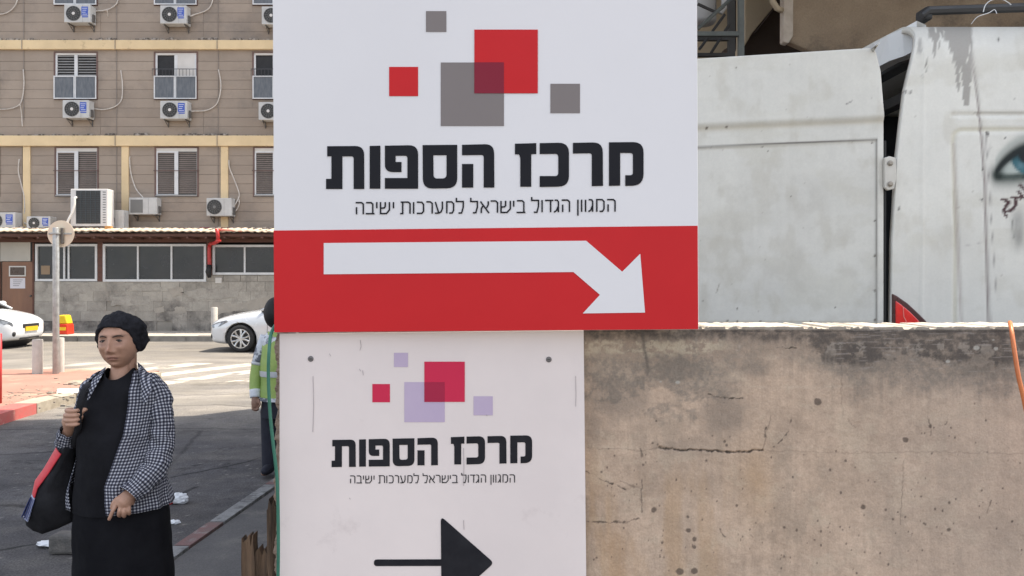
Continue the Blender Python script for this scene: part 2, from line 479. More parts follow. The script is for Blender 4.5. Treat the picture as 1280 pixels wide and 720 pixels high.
def bollard(px0, px1, ptop, pbase, z0, m, label, name='bollard'):
    b = G((px0 + px1) / 2, pbase, z0); r = (px1 - px0) / 2000 * b.y
    h = P(0, ptop, b.y).z - z0
    o = MB().lathe((b.x, b.y, z0), (0, 0, 1), [(r, 0), (r, h - .02), (r * .92, h - .004), (r * .5, h)], 24).build(name, m, smooth=True)
    md = o.modifiers.new('edge', 'EDGE_SPLIT'); md.split_angle = RAD(40)
    return tag(o, label, 'bollard', 'short street bollards')
bollard(41, 53, 424, 467, iz, M_cream, 'grey steel bollard standing just left of the round sign pole')
bollard(71.5, 80, 422, 465, iz, M_cream, 'pale bollard standing immediately behind the round sign pole')
bollard(264, 272, 384, 419, .15, M_cream, 'white bollard behind the silver sedan bonnet, against the grey wall')
M_redpost = mat('red_post_paint', (0.55, 0.035, 0.03), (0.45, 0.03, 0.03), scale=6, rough=.4)
bb = G(-2, 504, iz)
o = MB().tube([bb, (bb.x, bb.y, P(0, 417, bb.y).z)], 0.04, 16).build('red_post', M_redpost, smooth=True)
tag(o, 'slim red post cut off by the left edge of the photo', 'post')
# yellow and red barrier unit
M_yel = mat('yellow_plastic', (0.75, 0.5, 0.02), rough=.45); M_redc = mat('red_plastic', (0.62, 0.04, 0.015), rough=.45)
Yb = 22.7
bx = G(74, 419, .15)
t = thing('plastic_barrier', 'yellow and red plastic barrier unit on the pavement behind the sign pole', 'barrier', (P(77, 0, Yb).x, Yb, .15))
mb_ = MB(); a = P(66, 406, Yb); b = P(84, 418.5, Yb)
zb = .15
mb_.prism([(P(69, 0, Yb).x, Yb, P(0, 405, Yb).z), (P(84, 0, Yb).x, Yb, P(0, 405, Yb).z), (P(85, 0, Yb).x, Yb, zb), (P(65, 0, Yb).x, Yb, zb)], (0, .35, 0))
mb_.build('base', M_redc, t, bevel=.03)
MB().prism([(P(71, 0, Yb).x, Yb + .02, P(0, 394, Yb).z), (P(81, 0, Yb).x, Yb + .02, P(0, 394, Yb).z), (P(84, 0, Yb).x, Yb + .02, P(0, 404.8, Yb).z), (P(70, 0, Yb).x, Yb + .02, P(0, 404.8, Yb).z)], (0, .3, 0)).build('top', M_yel, t, bevel=.03)
MB().pbox(72, 82, 409, 413, Yb - .012, .02).build('band', M_yel, t)

# ------------------------------------------------------------------ apartment building across the street
YF = 25.2
M_board = mat('taupe_board', (0.345, 0.285, 0.232), (0.295, 0.243, 0.198), scale=0.9, rough=0.85, bump=0.003, bscale=30, rand=.07, fine=.07, dirt=(0.21, .18, .155), dscale=.7, dlim=(.52, .75))
M_core = mat('joint_mortar', (0.20, 0.168, 0.14), rough=.95)  # even mortar colour of the wall behind the boards
M_beam = mat('yellow_render', (0.73, 0.57, 0.345), (0.65, 0.505, 0.305), scale=1.6, rough=.85, bump=.003, fine=.06, dirt=(.42, .31, .19), dscale=2.2, dlim=(.6, .75))
M_alu = mat('white_frame', (0.66, 0.67, 0.68), (0.58, 0.59, 0.60), scale=6, rough=.5)
M_surr = mat('brown_surround', (0.16, 0.095, 0.08), (0.12, 0.075, 0.065), scale=4, rough=.7)
M_dark = mat('dark_room', (0.012, 0.012, 0.014), rough=.6)
M_glassd = mat('dark_glass', (0.022, 0.026, 0.03), (0.035, 0.038, 0.042), scale=1.4, rough=.22, spec=.5)
M_frost = mat('patterned_glass', (0.13, 0.14, 0.155), (0.08, 0.09, 0.105), scale=6, rough=.35, stretch=(3, 1, .7))
M_slat = mat('shutter_slat', (0.30, 0.29, 0.28), (0.24, 0.235, 0.225), scale=3, rough=.6)
M_slatb = mat('brown_shutter_slat', (0.25, 0.2, 0.17), (0.2, 0.16, 0.135), scale=3, rough=.6)
M_blank = mat('blank_white_panel', (0.62, 0.6, 0.57), (0.55, 0.53, 0.5), scale=2, rough=.6)
M_rail = mat('dark_railing', (0.045, 0.045, 0.05), rough=.5)

bld = thing('apartment_building', 'taupe boarded apartment building with yellow ledges and shuttered windows across the street', 'building', (-9, YF, .15))
X0, X1 = P(-260, 0, YF).x, P(640, 0, YF).x
def fx(px): return (px - 640) * YF / 1000
def fz(py): return HC - (py - HORIZ) * YF / 1000
MB().box(X0, X1, YF + .06, YF + .5, .15, 16).box(X0, X1, YF + .5, YF + 10, .15, 16).build('wall', M_core, bld)
cols = [-151, -28, 95, 219, 343, 466, 589]
def win_rect(c, row):
    off = {-28: 0, 95: 0, 219: 1, 343: 0}.get(c, 0)
    w = 27.5
    if row == 0: return (c - w + off, c + w + off, -54, 7)
    if row == 1: return (c - w + off, c + w + off, 65, 124.5)
    return (c - w + off + 1, c + w + off + 1, 184, 245.5)
rows = [(-60, 51), (62.5, 170), (183, 288)]
# siding boards: each course is cut by the windows
for r, (ya, yb) in enumerate(rows):
    y = yb; k = 0
    while y > ya + 2:
        y2 = max(ya, y - 11.65)
        if y2 - ya < 3: y2 = ya
        zc = (fz(y) + fz(y2)) / 2; dz = fz(y2) - fz(y) - .008
        cuts = []
        for c in cols:
            w = win_rect(c, r)
            if y > w[2] + 1 and y2 < w[3] - 1: cuts.append((fx(w[0]), fx(w[1])))
        if r == 2:
            for c in (-89, 34, 157, 281, 404, 527): cuts.append((fx(c - 4.5), fx(c + 4.5)))
        for c in cols:
            w = win_rect(c, r)
            if y > w[2] + 1 and y2 < w[3] - 1:
                for pa, pb in ((y, w[3] + .4), (w[2] - .4, y2)):
                    if pa - pb > .8:
                        brick('siding_board', M_board, ((fx(w[0]) + fx(w[1])) / 2, YF + .028, (fz(pa) + fz(pb)) / 2), (fx(w[1]) - fx(w[0]) - .004, .06, fz(pb) - fz(pa) - .004), bld)
        cuts.sort(); x = X0
        for (a, b) in cuts + [(X1, X1)]:
            if a - x > .12:
                n = max(1, int(round((a - x) / 3.4)))
                for q in range(n):
                    xa = x + (a - x) * q / n; xb = x + (a - x) * (q + 1) / n
                    brick('siding_board', M_board, ((xa + xb) / 2, YF + .028 + random.uniform(-.004, .004), zc), (xb - xa - (.006 if n > 1 else 0), .06, dz), bld)
            x = max(x, b)
        y = y2; k += 1
# ledges, pilasters
for ya, yb in ((51, 62.5), (170, 183)):
    o = MB().box(X0, X1, YF - .10, YF + .08, fz(yb), fz(ya)).build('ledge_beam', M_beam, bld, bevel=.012)
MB().box(X0, X1, YF - .10, YF + .08, fz(-72), fz(-60)).build('ledge_beam', M_beam, bld, bevel=.012)
for c in (-89, 34, 157, 281, 404, 527):
    MB().box(fx(c - 4.5), fx(c + 4.5), YF - .045, YF + .08, fz(290), fz(183.2)).build('pilaster', M_beam, bld, bevel=.008)

def window(c, row, kind):
    x0, x1, y0, y1 = win_rect(c, row); X, X_ = fx(x0), fx(x1); Z, Z_ = fz(y1), fz(y0)
    m = MB(); t = .045
    for (a, b, e, f) in ((X, X + t, Z, Z_), (X_ - t, X_, Z, Z_), (X + t, X_ - t, Z_ - t * .6, Z_), (X + t, X_ - t, Z, Z + t * .6)):
        m.box(a, b, YF - .02, YF + .058, e, f)
    w = m.build('window', M_surr, bld)
    xa, xb, za, zb = X + t, X_ - t, Z + t * .6, Z_ - t * .6
    xm = (xa + xb) / 2
    MB().box(xa, xb, YF + .045, YF + .057, za, zb).build('pane', M_dark if kind != 'full' else M_glassd, w)
    def frame(a, b, e, f, y, tt, mm=M_alu, name='sash'):
        k = MB()
        for (p, q, r_, s_) in ((a, a + tt, e, f), (b - tt, b, e, f), (a + tt, b - tt, f - tt, f), (a + tt, b - tt, e, e + tt)):
            k.box(p, q, y, y + .03, r_, s_)
        return k.build(name, mm, w)
    def slats(a, b, e, f, y, mm, ang=.5, gap=.062):
        k = MB(); z = e + .02
        while z < f - .03:
            k.add([(a, y, z), (b, y, z), (b, y + .03, z + .036), (a, y + .03, z + .036), (a, y, z + .008), (b, y, z + .008), (b, y + .03, z + .044), (a, y + .03, z + .044)],
                  [(0, 1, 2, 3), (4, 7, 6, 5), (0, 4, 5, 1), (3, 2, 6, 7)])
            z += gap
        o = k.build('shutter', mm, w); o["kind"] = 'stuff'; return o
    if kind == 'full':
        zt = zb - .1
        MB().box(xa, xb, YF + .0, YF + .04, zt, zb).build('head_board', M_blank, w)
        frame(xa, xm - .0, za, zt, YF, .045); frame(xm + .0, xb, za, zt, YF + .004, .03, M_slat)
        MB().box(xm - .07, xm + .05, YF - .016, YF - .002, za, zt).build('mullion', M_alu, w)
        slats(xa + .05, xm - .07, za + .05, zt - .03, YF + .008, M_slatb); slats(xm + .06, xb - .03, za + .05, zt - .03, YF + .008, M_slatb)
        k = MB(); zc = (za + zb) / 2 + .02
        k.box(X - .02, X_ + .02, YF - .06, YF - .045, zc, zc + .02)
        for xx in (X, X_): k.box(xx - .012, xx + .012, YF - .06, YF - .02, zc, zc + .02)
        k.build('window_bar', M_surr, w)
        MB().box(xa, xb, YF - .055, YF - .02, Z, Z + .05).build('sill', M_slat, w)
        return w
    zm = za + (zb - za) * .49
    zt = zb - .07
    MB().box(xa, xb, YF + .004, YF + .04, zt, zb).build('head_board', M_blank, w)
    MB().box(xm - .05, xm + .05, YF - .005, YF + .03, zm, zt).build('mullion', M_alu, w)
    MB().box(xa, xa + .06, YF - .001, YF + .03, zm, zt).build('jamb', M_alu, w)
    if kind == 'louvre':
        slats(xa + .07, xm - .06, zm, zt, YF + .002, M_slat, gap=.085); slats(xm + .07, xb - .01, zm, zt, YF + .002, M_slat, gap=.085)
    elif kind == 'open':
        MB().box(xm + .05, xb - .06, YF + .002, YF + .03, zm - .02, zt).build('white_shutter', M_blank, w)
        MB().box(xb - .06, xb, YF - .001, YF + .03, zm, zt).build('jamb', M_alu, w)
    k = MB(); zr = zm + .20
    k.box(X - .01, X_ + .01, YF - .13, YF - .115, zr - .012, zr + .008)
    n = 13
    for i in range(n + 1):
        xx = X + (X_ - X) * i / n; k.box(xx - .005, xx + .005, YF - .128, YF - .118, zm - .02, zr)
    if kind != 'louvre': k.build('railing', M_rail, w)
    for (a, b) in ((xa - .02, xm - .005), (xm + .005, xb + .02)):
        frame(a, b, Z + .01, zm, YF - .075, .035 if a < xm - .1 else .028)
        MB().box(a + .03, b - .03, YF - .06, YF - .05, Z + .04, zm - .03).build('lower_pane', M_frost, w)
    k = MB()
    for i in range(16):
        xx = X + (X_ - X) * (i + .2) / 16; k.box(xx, xx + .035, YF - .079, YF - .07, Z + .0, Z + .028)
    return w
for c in cols:
    window(c, 0, 'louvre'); window(c, 2, 'full')
    window(c, 1, 'louvre' if c in (95, -28, 466) else 'open')

# rubble and dirt lying on the ledges
M_deb = mat('ledge_debris', (0.34, 0.31, 0.28), (0.10, 0.085, 0.075), scale=9, rough=.95, contrast=(.45, .55))
k = MB()
for ya in (51, 170):
    for i in range(330):
        px = random.uniform(-120, 345); r = random.uniform(.01, .035) * (1.5 if fbm(np.array([px * .05]), np.array([ya * 1.0]), 3)[0] > .52 else .6)
        x = fx(px); z = fz(ya); y = YF - random.uniform(.02, .09)
        k.box(x - r * random.uniform(.6, 2), x + r, y - r * .5, y + r * .5, z - .001, z + r * random.uniform(.8, 1.7))
o = k.build('ledge_rubble', M_deb, kind='stuff'); tag(o, 'crumbled stones and droppings lying along the yellow ledges', 'rubble')
# vertical conduits (parts of the building)
M_cond = mat('grey_conduit', (0.24, 0.21, 0.185), rough=.7)
for px, ya, yb in ((30, -20, 150), (146, -20, 262), (273, -20, 288), (28, 183, 262)):
    MB().tube([(fx(px), YF - .015 if not (50 < ya) else YF - .015, fz(ya)), (fx(px), YF - .015, fz(yb))], .011, 6).build('conduit', M_cond, bld)
for px, ya, yb in ((30, 50.9, 62.6), (146, 50.9, 62.6), (273, 50.9, 62.6), (146, 169.9, 183.1), (273, 169.9, 183.1)):
    MB().tube([(fx(px), YF - .115, fz(ya) + .01), (fx(px), YF - .115, fz(yb) - .01)], .011, 6).build('conduit', M_cond, bld)

# ---------------- air conditioners
M_acw = mat('ac_casing', (0.52, 0.52, 0.51), (0.44, 0.44, 0.43), scale=5, rough=.5, dirt=(.3, .29, .27), dscale=6, dlim=(.6, .8))
M_acb = mat('ac_bright_casing', (0.66, 0.64, 0.62), (0.60, 0.58, 0.56), scale=3, rough=.5)
M_acd = mat('ac_fan_dark', (0.035, 0.036, 0.037), rough=.6)
M_acg = mat('ac_grille', (0.16, 0.16, 0.155), rough=.5)
M_blue = mat('blue_sticker', (0.04, 0.09, 0.42), rough=.4)
M_stw = mat('white_print', (0.6, 0.63, 0.7), rough=.5)
M_hose = mat('white_hose_wrap', (0.62, 0.58, 0.53), (0.46, 0.42, 0.38), scale=14, rough=.7, bump=.002)
M_brk = mat('steel_bracket', (0.10, 0.095, 0.09), rough=.6)
def ac(px0, px1, py0, py1, Y, label, hose=(), sticker=True, fan='round', fx_=.36, depth=.34, casing=None, bracket=True, grp='air conditioners on the building'):
    casing = casing or M_acw
    a = P(px0, py1, Y); b = P(px1, py0, Y); W_, H_ = b.x - a.x, b.z - a.z
    t = thing('air_conditioner', label, 'air conditioner', ((a.x + b.x) / 2, Y, a.z), grp)
    MB().box(a.x, b.x, Y, Y + depth, a.z, b.z).build('casing', casing, t, bevel=.018)
    cx, cz = a.x + W_ * fx_, (a.z + b.z) / 2; R = min(H_ * .41, W_ * .33)
    if fan == 'round':
        MB().lathe((cx, Y - .004, cz), (0, -1, 0), [(R, -.006), (R, .002)], 28).build('fan_opening', M_acd, t)
        k = MB()
        for q in range(3):
            r = R * (.42 + .28 * q)
            pts = [(cx + r * math.cos(j * math.pi / 14), Y - .016, cz + r * math.sin(j * math.pi / 14)) for j in range(29)]
            k.tube(pts, .004, 4, cap=False)
        for q in range(14):
            an = q * math.pi / 7
            k.tube([(cx + R * .2 * math.cos(an), Y - .014, cz + R * .2 * math.sin(an)), (cx + R * math.cos(an + .35), Y - .012, cz + R * math.sin(an + .35))], .0045, 4)
        k.build('fan_grille', M_acg, t)
        MB().lathe((cx, Y - .012, cz), (0, -1, 0), [(R * .22, -.004), (R * .2, .01)], 16).build('fan_hub', M_acb if sticker else M_acg, t)
    elif fan == 'dim':
        MB().box(a.x + W_ * .06, a.x + W_ * .5, Y - .006, Y + .002, a.z + H_ * .1, b.z - H_ * .12).build('coil', M_acg, t)
    k = MB(); k.box(a.x + W_ * .70, a.x + W_ * .705, Y - .003, Y + .003, a.z + .02, b.z - .02); k.build('panel_seam', M_acg, t)
    if sticker:
        sx = a.x + W_ * .66; k = MB(); k.box(sx, sx + W_ * .25, Y - .004, Y + .001, b.z - H_ * .62, b.z - H_ * .12)
        k.box(sx + .02, sx + W_ * .25, Y - .004, Y + .001, b.z - H_ * .72, b.z - H_ * .655)
        s_ = k.build('sticker', M_blue, t)
        k = MB()
        for q in range(4):
            zz = b.z - H_ * (.2 + .11 * q); k.box(sx + .02 + .015 * (q % 2), sx + W_ * (.22 - .03 * (q % 3)), Y - .006, Y - .0045, zz - .016, zz)
        k.build('sticker_print', M_stw, s_)
    if bracket:
        k = MB()
        for xx in (a.x + W_ * .14, b.x - W_ * .08):
            k = MB()
            k.box(xx - .015, xx + .015, Y + .02, YF + .0, a.z - .035, a.z - .002)
            k.box(xx - .012, xx + .012, YF - .03, YF - .001, a.z - .2, a.z - .036)
            k.tube([(xx, Y + .06, a.z - .03), (xx, YF - .02, a.z - .18)], .01, 4)
            k.build('bracket', M_brk, t)
        MB().box(b.x + .002, b.x + .05, Y + .1, Y + .2, a.z + .05, a.z + H_ * .5).build('valve_cover', M_brk, t)
    for i, h in enumerate(hose):
        pts = [P(x, y, YF - .05 if j else Y + .15) for j, (x, y) in enumerate(h)]
        pts = smooth_path(pts)
        MB().tube(pts, .017, 8).build('pipe_hose', M_hose, t, smooth=True)
    return t
def smooth_path(pts, n=5):
    pts = [Vector(p) for p in pts]; out = []
    q = [pts[0]] + pts + [pts[-1]]
    for i in range(1, len(q) - 2):
        for k in range(n):
            t = k / n; a, b, c, d = q[i - 1], q[i], q[i + 1], q[i + 2]
            out.append(.5 * ((2 * b) + (c - a) * t + (2 * a - 5 * b + 4 * c - d) * t * t + (3 * b - a - 3 * c + d) * t ** 3))
    out.append(pts[-1]); return out
YA = YF - .36
top_, mid_, low_ = 'uppermost row, ', 'middle row, ', ''
ac(80, 113, 5.5, 28, YA, 'small outdoor unit under the upper left window, its hose rising to the right', [[(113, 17), (119, 14), (130, 13), (139, 10), (146, 4), (148, -6)], [(134, 13), (135, 21)]])
ac(200, 233, 6.5, 29.5, YA, 'small outdoor unit under the upper middle window, hose rising right in a slant', [[(233, 22), (244, 18), (256, 14), (263, 8), (267, -4)]])
ac(327, 360, 8, 30.5, YA, 'uppermost outdoor unit half cut off by the edge of the big sign', [])
ac(78, 111, 125, 147.5, YA, 'small outdoor unit below the louvred window, its white hose curling up to the right', [[(111, 138), (117, 136), (130, 137), (144, 133), (152, 124), (153, 105), (151, 88)]])
ac(200, 234, 126, 148.5, YA, 'small outdoor unit below the half open window, grey hose curving up right', [[(234, 139), (244, 139), (258, 138), (270, 131), (275, 118), (276, 104), (273, 87)]])
ac(323, 357, 127.5, 150, YA, 'middle row outdoor unit cut off by the edge of the big sign', [])
ac(-58, -24, 124, 147, YA, 'outdoor unit left of the photo edge whose hose climbs the wall', [[(-24, 138), (-8, 137), (12, 136), (24, 131), (28, 122), (30, 105), (29, 87)], [(25, 131), (27, 142), (28, 158)]])
ac(-58, -24, 4, 27, YA, 'upper outdoor unit left of the photo edge, hose curving up right', [[(-24, 17), (0, 18), (12, 14), (20, 5), (23, -8)]])
ac(161, 196, 247, 268, YA, 'grey coil outdoor unit on the wall beside the yellow pilaster, white hose above', [[(179, 247), (170, 236), (164, 218), (162, 199), (163, 196)]], sticker=False, fan='dim')
ac(258, 289.5, 247.5, 270, YA, 'lone round fan outdoor unit across the right yellow pilaster', [[(290, 262), (297, 250), (299, 242), (293, 225), (287, 210), (286, 200)], [(291, 264), (296, 262), (299, 254), (298, 246)]], sticker=False, fx_=.32)
YR = 24.35
MB_ = None
ac(-16, 19, 265.5, 286.5, YR, 'blue stickered outdoor unit on the annex roof at the left photo edge', [], bracket=False, fx_=.3)
ac(33, 63, 270.5, 287, YR, 'short outdoor unit with blue sticker on the annex roof, hose looping above', [[(58, 286), (31, 279), (31, 262), (30, 245), (26, 228), (23, 214), (24, 199)]], bracket=False, fx_=.32)
ac(131, 154.5, 262.5, 287, YR + .15, 'pale outdoor unit on the annex roof half hidden behind the tall grid unit', [], bracket=False, sticker=False, fx_=.2)
# the tall unit standing on the roof edge
Yt = 24.0
a = P(88, 283, Yt); b = P(134.5, 236, Yt)
t = thing('air_conditioner', 'tall bright outdoor unit with a dark wire grid standing on the annex roof', 'air conditioner', ((a.x + b.x) / 2, Yt, a.z), 'air conditioners on the building')
MB().box(a.x, b.x, Yt, Yt + .4, a.z, b.z).build('casing', M_acb, t, bevel=.02)
gx0, gx1 = P(95.5, 0, Yt).x, P(125.5, 0, Yt).x; gz0, gz1 = P(0, 279.5, Yt).z, P(0, 238.5, Yt).z
MB().box(gx0, gx1, Yt - .004, Yt + .003, gz0, gz1).build('coil', M_acd, t)
k = MB()
for i in range(6):
    x = gx0 + (gx1 - gx0) * i / 5; k.box(x - .004, x + .004, Yt - .016, Yt - .006, gz0, gz1)
for i in range(16):
    z = gz0 + (gz1 - gz0) * i / 15; k.box(gx0, gx1, Yt - .0159, Yt - .009, z - .003, z + .003)
k.build('wire_grid', mat('grid_wire', (0.07, 0.09, 0.10), rough=.5), t)
k = MB()
for i in range(13):
    z = gz0 + (gz1 - gz0) * (i + .5) / 13; x = P(128.5, 0, Yt).x; k.box(x, x + .09, Yt - .003, Yt + .002, z - .016, z + .012)
k.build('vent_slot', M_acg, t, kind='stuff')
k = MB(); k.box(a.x + .05, a.x + .2, Yt + .03, Yt + .35, a.z - .06, a.z - .001); k.build('foot', M_surr, t); k = MB(); k.box(b.x - .2, b.x - .03, Yt + .03, Yt + .35, a.z - .06, a.z - .001); k.build('foot', M_surr, t)
MB().tube(smooth_path([P(96, 247, Yt - .05), P(93.5, 248, Yt - .09), P(93, 256, Yt - .09), P(90, 266, Yt - .1), P(85, 276, Yt - .12), P(82, 286, Yt - .1)]), .035, 10).build('pipe_hose', mat('bright_hose', (.78, .75, .7), rough=.6), t, smooth=True)
MB().box(P(86, 0, Yt).x, P(89, 0, Yt).x, Yt + .1, Yt + .3, P(0, 264, Yt).z, P(0, 251, Yt).z).build('valve_cover', M_surr, t, bevel=.01)

# ------------------------------------------------------------------ low annex under the building
YW = 24.4
def ax(px, Y=YW): return (px - 640) * Y / 1000
def az(py, Y=YW): return HC - (py - HORIZ) * Y / 1000
ann = thing('ground_floor_annex', 'low grey block annex with dark window bands and a tiled roof edge', 'building', (-9, YW, .15))
XA, XB = ax(-260), ax(640)
M_rend = mat('annex_mortar', (0.31, 0.285, 0.25), (0.25, 0.23, 0.2), scale=3, rough=.95, bump=.006)
M_blk = mat('rendered_block', (0.39, 0.36, 0.315), (0.31, 0.285, 0.25), scale=2.5, rough=.92, bump=.008, bscale=22, rand=.1, fine=.1, dirt=(.17, .155, .14), dscale=1.3, dlim=(.5, .68), contrast=(.4, .6))
M_blkd = mat('damp_block', (0.37, 0.34, 0.30), (0.29, 0.265, 0.235), scale=2.5, rough=.94, bump=.008, bscale=22, rand=.1, fine=.1, dirt=(.115, .105, .095), dscale=1.5, dlim=(.42, .60))
M_plas = mat('pale_plaster_patch', (0.40, 0.36, 0.31), (0.33, 0.30, 0.26), scale=4, rough=.92, bump=.006, bscale=20)
M_wood = mat('brown_fascia', (0.13, 0.055, 0.038), (0.09, 0.042, 0.03), scale=5, rough=.7, stretch=(.3, 1, 2))
zsill = az(352); ztop = az(303)
k = MB()
k.box(XA, ax(1.5), YW + .02, YW + .78, .15, ztop); k.box(ax(42), XB, YW + .02, YW + .78, .15, zsill)
k.box(ax(257), XB, YW + .021, YW + .5, zsill + .001, az(344)); k.build('wall', M_rend, ann)
# blocks in courses below the sills
z = .15; ch = (zsill - .15) / 5; row = 0
while row < 5:
    x = ax(43) - (0 if row % 2 else .0); first = True
    while x < XB - .1:
        w = random.uniform(.42, .62) * (0.6 if first and row % 2 else 1); first = False
        if random.random() > .05:
            brick('block', M_blkd if row == 0 or (row == 1 and x > ax(185)) else M_blk, (x + w / 2, YW + .013 + random.uniform(-.006, .004), .15 + ch * (row + .5)), (w - random.uniform(.002, .006), .035, ch - random.uniform(.002, .006)), ann)
        x += w
    row += 1
x = ax(258)
while x < XB - .3:
    brick('block', M_blk, (x + .26, YW + .016, (zsill + az(344)) / 2), (.505, .03, az(344) - zsill - .012), ann); x += .52
# plaster patches with broken outline
M_plas2 = mat('grey_render_patch', (0.40, 0.37, 0.325), (0.32, 0.295, 0.26), scale=4, rough=.92, bump=.008, bscale=18, dirt=(.22, .2, .18), dscale=3, dlim=(.5, .7))
def patch(pts, m, name='plaster_patch', Y=YW - .014, amp=.03):
    out = []
    for (a, b), (c, d) in zip(pts, pts[1:] + pts[:1]):
        for q in range(5):
            u = q / 5; X = ax(a + (c - a) * u); Z = az(b + (d - b) * u)
            out.append(Vector((X + random.uniform(-amp, amp), Y, Z + random.uniform(-amp, amp))))
    MB().prism(out, (0, .012, 0)).build(name, m, ann)
patch([(262, 384), (268, 377), (285, 379), (300, 380), (318, 374), (330, 372), (341, 366), (341, 384), (325, 388), (300, 387), (280, 392), (266, 395)], M_plas)
patch([(60, 356), (110, 354), (118, 366), (90, 370), (58, 366)], M_plas2); patch([(140, 372), (185, 369), (190, 380), (160, 383), (138, 381)], M_plas2); patch([(150, 354), (200, 355), (204, 362), (160, 364)], M_plas2); patch([(48, 380), (80, 378), (84, 390), (50, 392)], M_plas2); patch([(225, 366), (262, 360), (300, 362), (296, 372), (250, 376)], M_plas2)
patch([(210, 361), (228, 359), (232, 368), (216, 370)], M_plas); patch([(218, 384), (232, 383), (233, 391), (219, 392)], M_plas)
patch([(192, 384), (205, 383), (206, 391), (193, 391)], M_plas)
M_moss = mat('damp_stain', (0.075, 0.072, 0.065), (0.14, 0.13, 0.115), scale=6, rough=.95)
# recess behind the windows, window bands
MB().box(XA, XB, YW + .3, YW + .75, zsill + .003, ztop - .003).build('dark_interior', M_dark, ann)
def band(px0, px1, py0, py1, divs, label=None):
    m = MB(); X, X_, Z, Z_ = ax(px0), ax(px1), az(py1), az(py0); t = .07
    for (a, b, e, f) in ((X, X + t, Z, Z_), (X_ - t, X_, Z, Z_), (X + t, X_ - t, Z_ - t, Z_), (X + t, X_ - t, Z, Z + t)):
        m.box(a, b, YW - .03, YW + .06, e, f)
    for d in divs: m.box(ax(d) - .025, ax(d) + .025, YW - .02, YW + .05, Z + t, Z_ - t)
    w = m.build('window', M_alu, ann)
    e = [X + t] + [ax(d) for d in divs] + [X_ - t]
    for a, b in zip(e[:-1], e[1:]):
        MB().box(a + .004, b - .004, YW + .02 + random.uniform(0, .01), YW + .035, Z + t, Z_ - t).build('pane', M_glassd, w)
    return w
band(44.5, 122, 305, 351.5, [80.5, 86])
band(129, 258, 305, 352, [172.5, 214.5]); band(266, 394, 306, 343.5, [306, 346]); band(402, 530, 306, 343.5, [444, 487])
band(-120, -8, 305, 351.5, [-64])
k = MB(); k.box(ax(122.3), ax(128.7), YW - .02, YW + .1, zsill, ztop); k.box(ax(258.3), ax(265.7), YW - .02, YW + .1, az(344) + .002, ztop)
k.box(ax(394.3), ax(401.7), YW - .02, YW + .1, az(344) + .002, ztop)
k.build('post', M_wood, ann)
MB().box(ax(51), ax(62), YW + .012, YW + .018, az(343), az(332)).build('cardboard', mat('cardboard', (.28, .2, .13), rough=.8), ann)
MB().box(XA, XB, YW - .06, YW + .1, ztop + .001, az(292)).build('fascia', M_wood, ann)
# door
M_door = mat('brown_door', (0.24, 0.125, 0.075), (0.19, 0.095, 0.06), scale=2, rough=.6, stretch=(2, 1, .3))
MB().box(ax(1.5), ax(38.5), YW - .03, YW + .1, az(326.5), az(302.5)).build('panel', mat('ivory_panel', (.45, .43, .38), (.4, .38, .34), scale=2, rough=.6), ann)
MB().box(ax(38.8), ax(42), YW + .0, YW + .1, az(326), az(303)).build('gap_filler', M_dark, ann)
d = MB().box(ax(3), ax(41), YW - .02, YW + .1, .16, az(327)).build('door', M_door, ann, bevel=.01)
k = MB()
for (a, b, e, f) in ((12, 13.4, 332.5, 345.5), (31.6, 33, 332.5, 345.5), (13.4, 31.6, 332.5, 334), (13.4, 31.6, 344, 345.5)): k.box(ax(a), ax(b), YW - .035, YW - .021, az(f), az(e))
k.build('window_frame', M_blank, d); MB().box(ax(13.4), ax(31.6), YW - .028, YW - .021, az(344), az(334)).build('pane', mat('brown_pane', (.07, .045, .035), rough=.3), d)
nt_ = MB().box(ax(13.2), ax(32), YW - .024, YW - .0215, az(360.5), az(347.5)).build('paper_notice', mat('notice_paper', (.6, .58, .62), rough=.7), d)
k = MB()
for q in range(4): k.box(ax(17), ax(29 - q * 1.5), YW - .0262, YW - .0245, az(350.2 + q * 2.4), az(349.6 + q * 2.4))
k.build('hinge', M_brk, d)
MB().lathe((ax(39.3), YW - .05, az(370)), (0, -1, 0), [(.03, -.03), (.03, 0), (.02, .02)], 12).build('handle', M_brk, d)
MB().box(ax(-.5), ax(1.3), YW - .03, YW + .1, .15, az(327)).build('door_frame', M_wood, ann)
MB().box(ax(41.3), ax(43), YW - .035, YW + .1, .15, az(303.5)).build('door_frame', M_wood, ann)
# roof with corrugated lip
M_tile = mat('dusty_roof_tile', (0.62, 0.52, 0.40), (0.42, 0.33, 0.25), scale=9, rough=.9, bump=.006, dirt=(.2, .13, .1), dscale=5, dlim=(.55, .68))
XL, XR = ax(-260, 23.5), ax(640, 23.5); n = 900
vs = []; rows_ = [(23.5, 3.115), (23.52, 3.14), (23.95, 3.22), (25.1, 3.27)]
for (y, z) in rows_:
    for i in range(n + 1):
        x = XL + (XR - XL) * i / n; wv = .012 * math.cos(x * 2 * math.pi / .21) + .02 * mnoise.noise(Vector((x * 1.3, y, 0)))
        vs.append((x, y + .03 * mnoise.noise(Vector((x * 4, 0, 3))), z + wv))
fs = [(j * (n + 1) + i, j * (n + 1) + i + 1, (j + 1) * (n + 1) + i + 1, (j + 1) * (n + 1) + i) for j in range(3) for i in range(n)]
k = MB().add(vs, fs); o = k.build('roof', M_tile, ann, fix=False)
md = o.modifiers.new('thick', 'SOLIDIFY'); md.thickness = .03; md.offset = 1
MB().box(XA, XB, 23.62, YW - .07, 2.99, 3.07).build('soffit', M_wood, ann)
k = MB()
for i in range(int((XR - XL) / .55)):
    x = XL + .55 * i; k.box(x, x + .06, 23.56, YW - .07, 2.93, 2.969)
k.build('rafter', M_wood, ann)
k = MB()
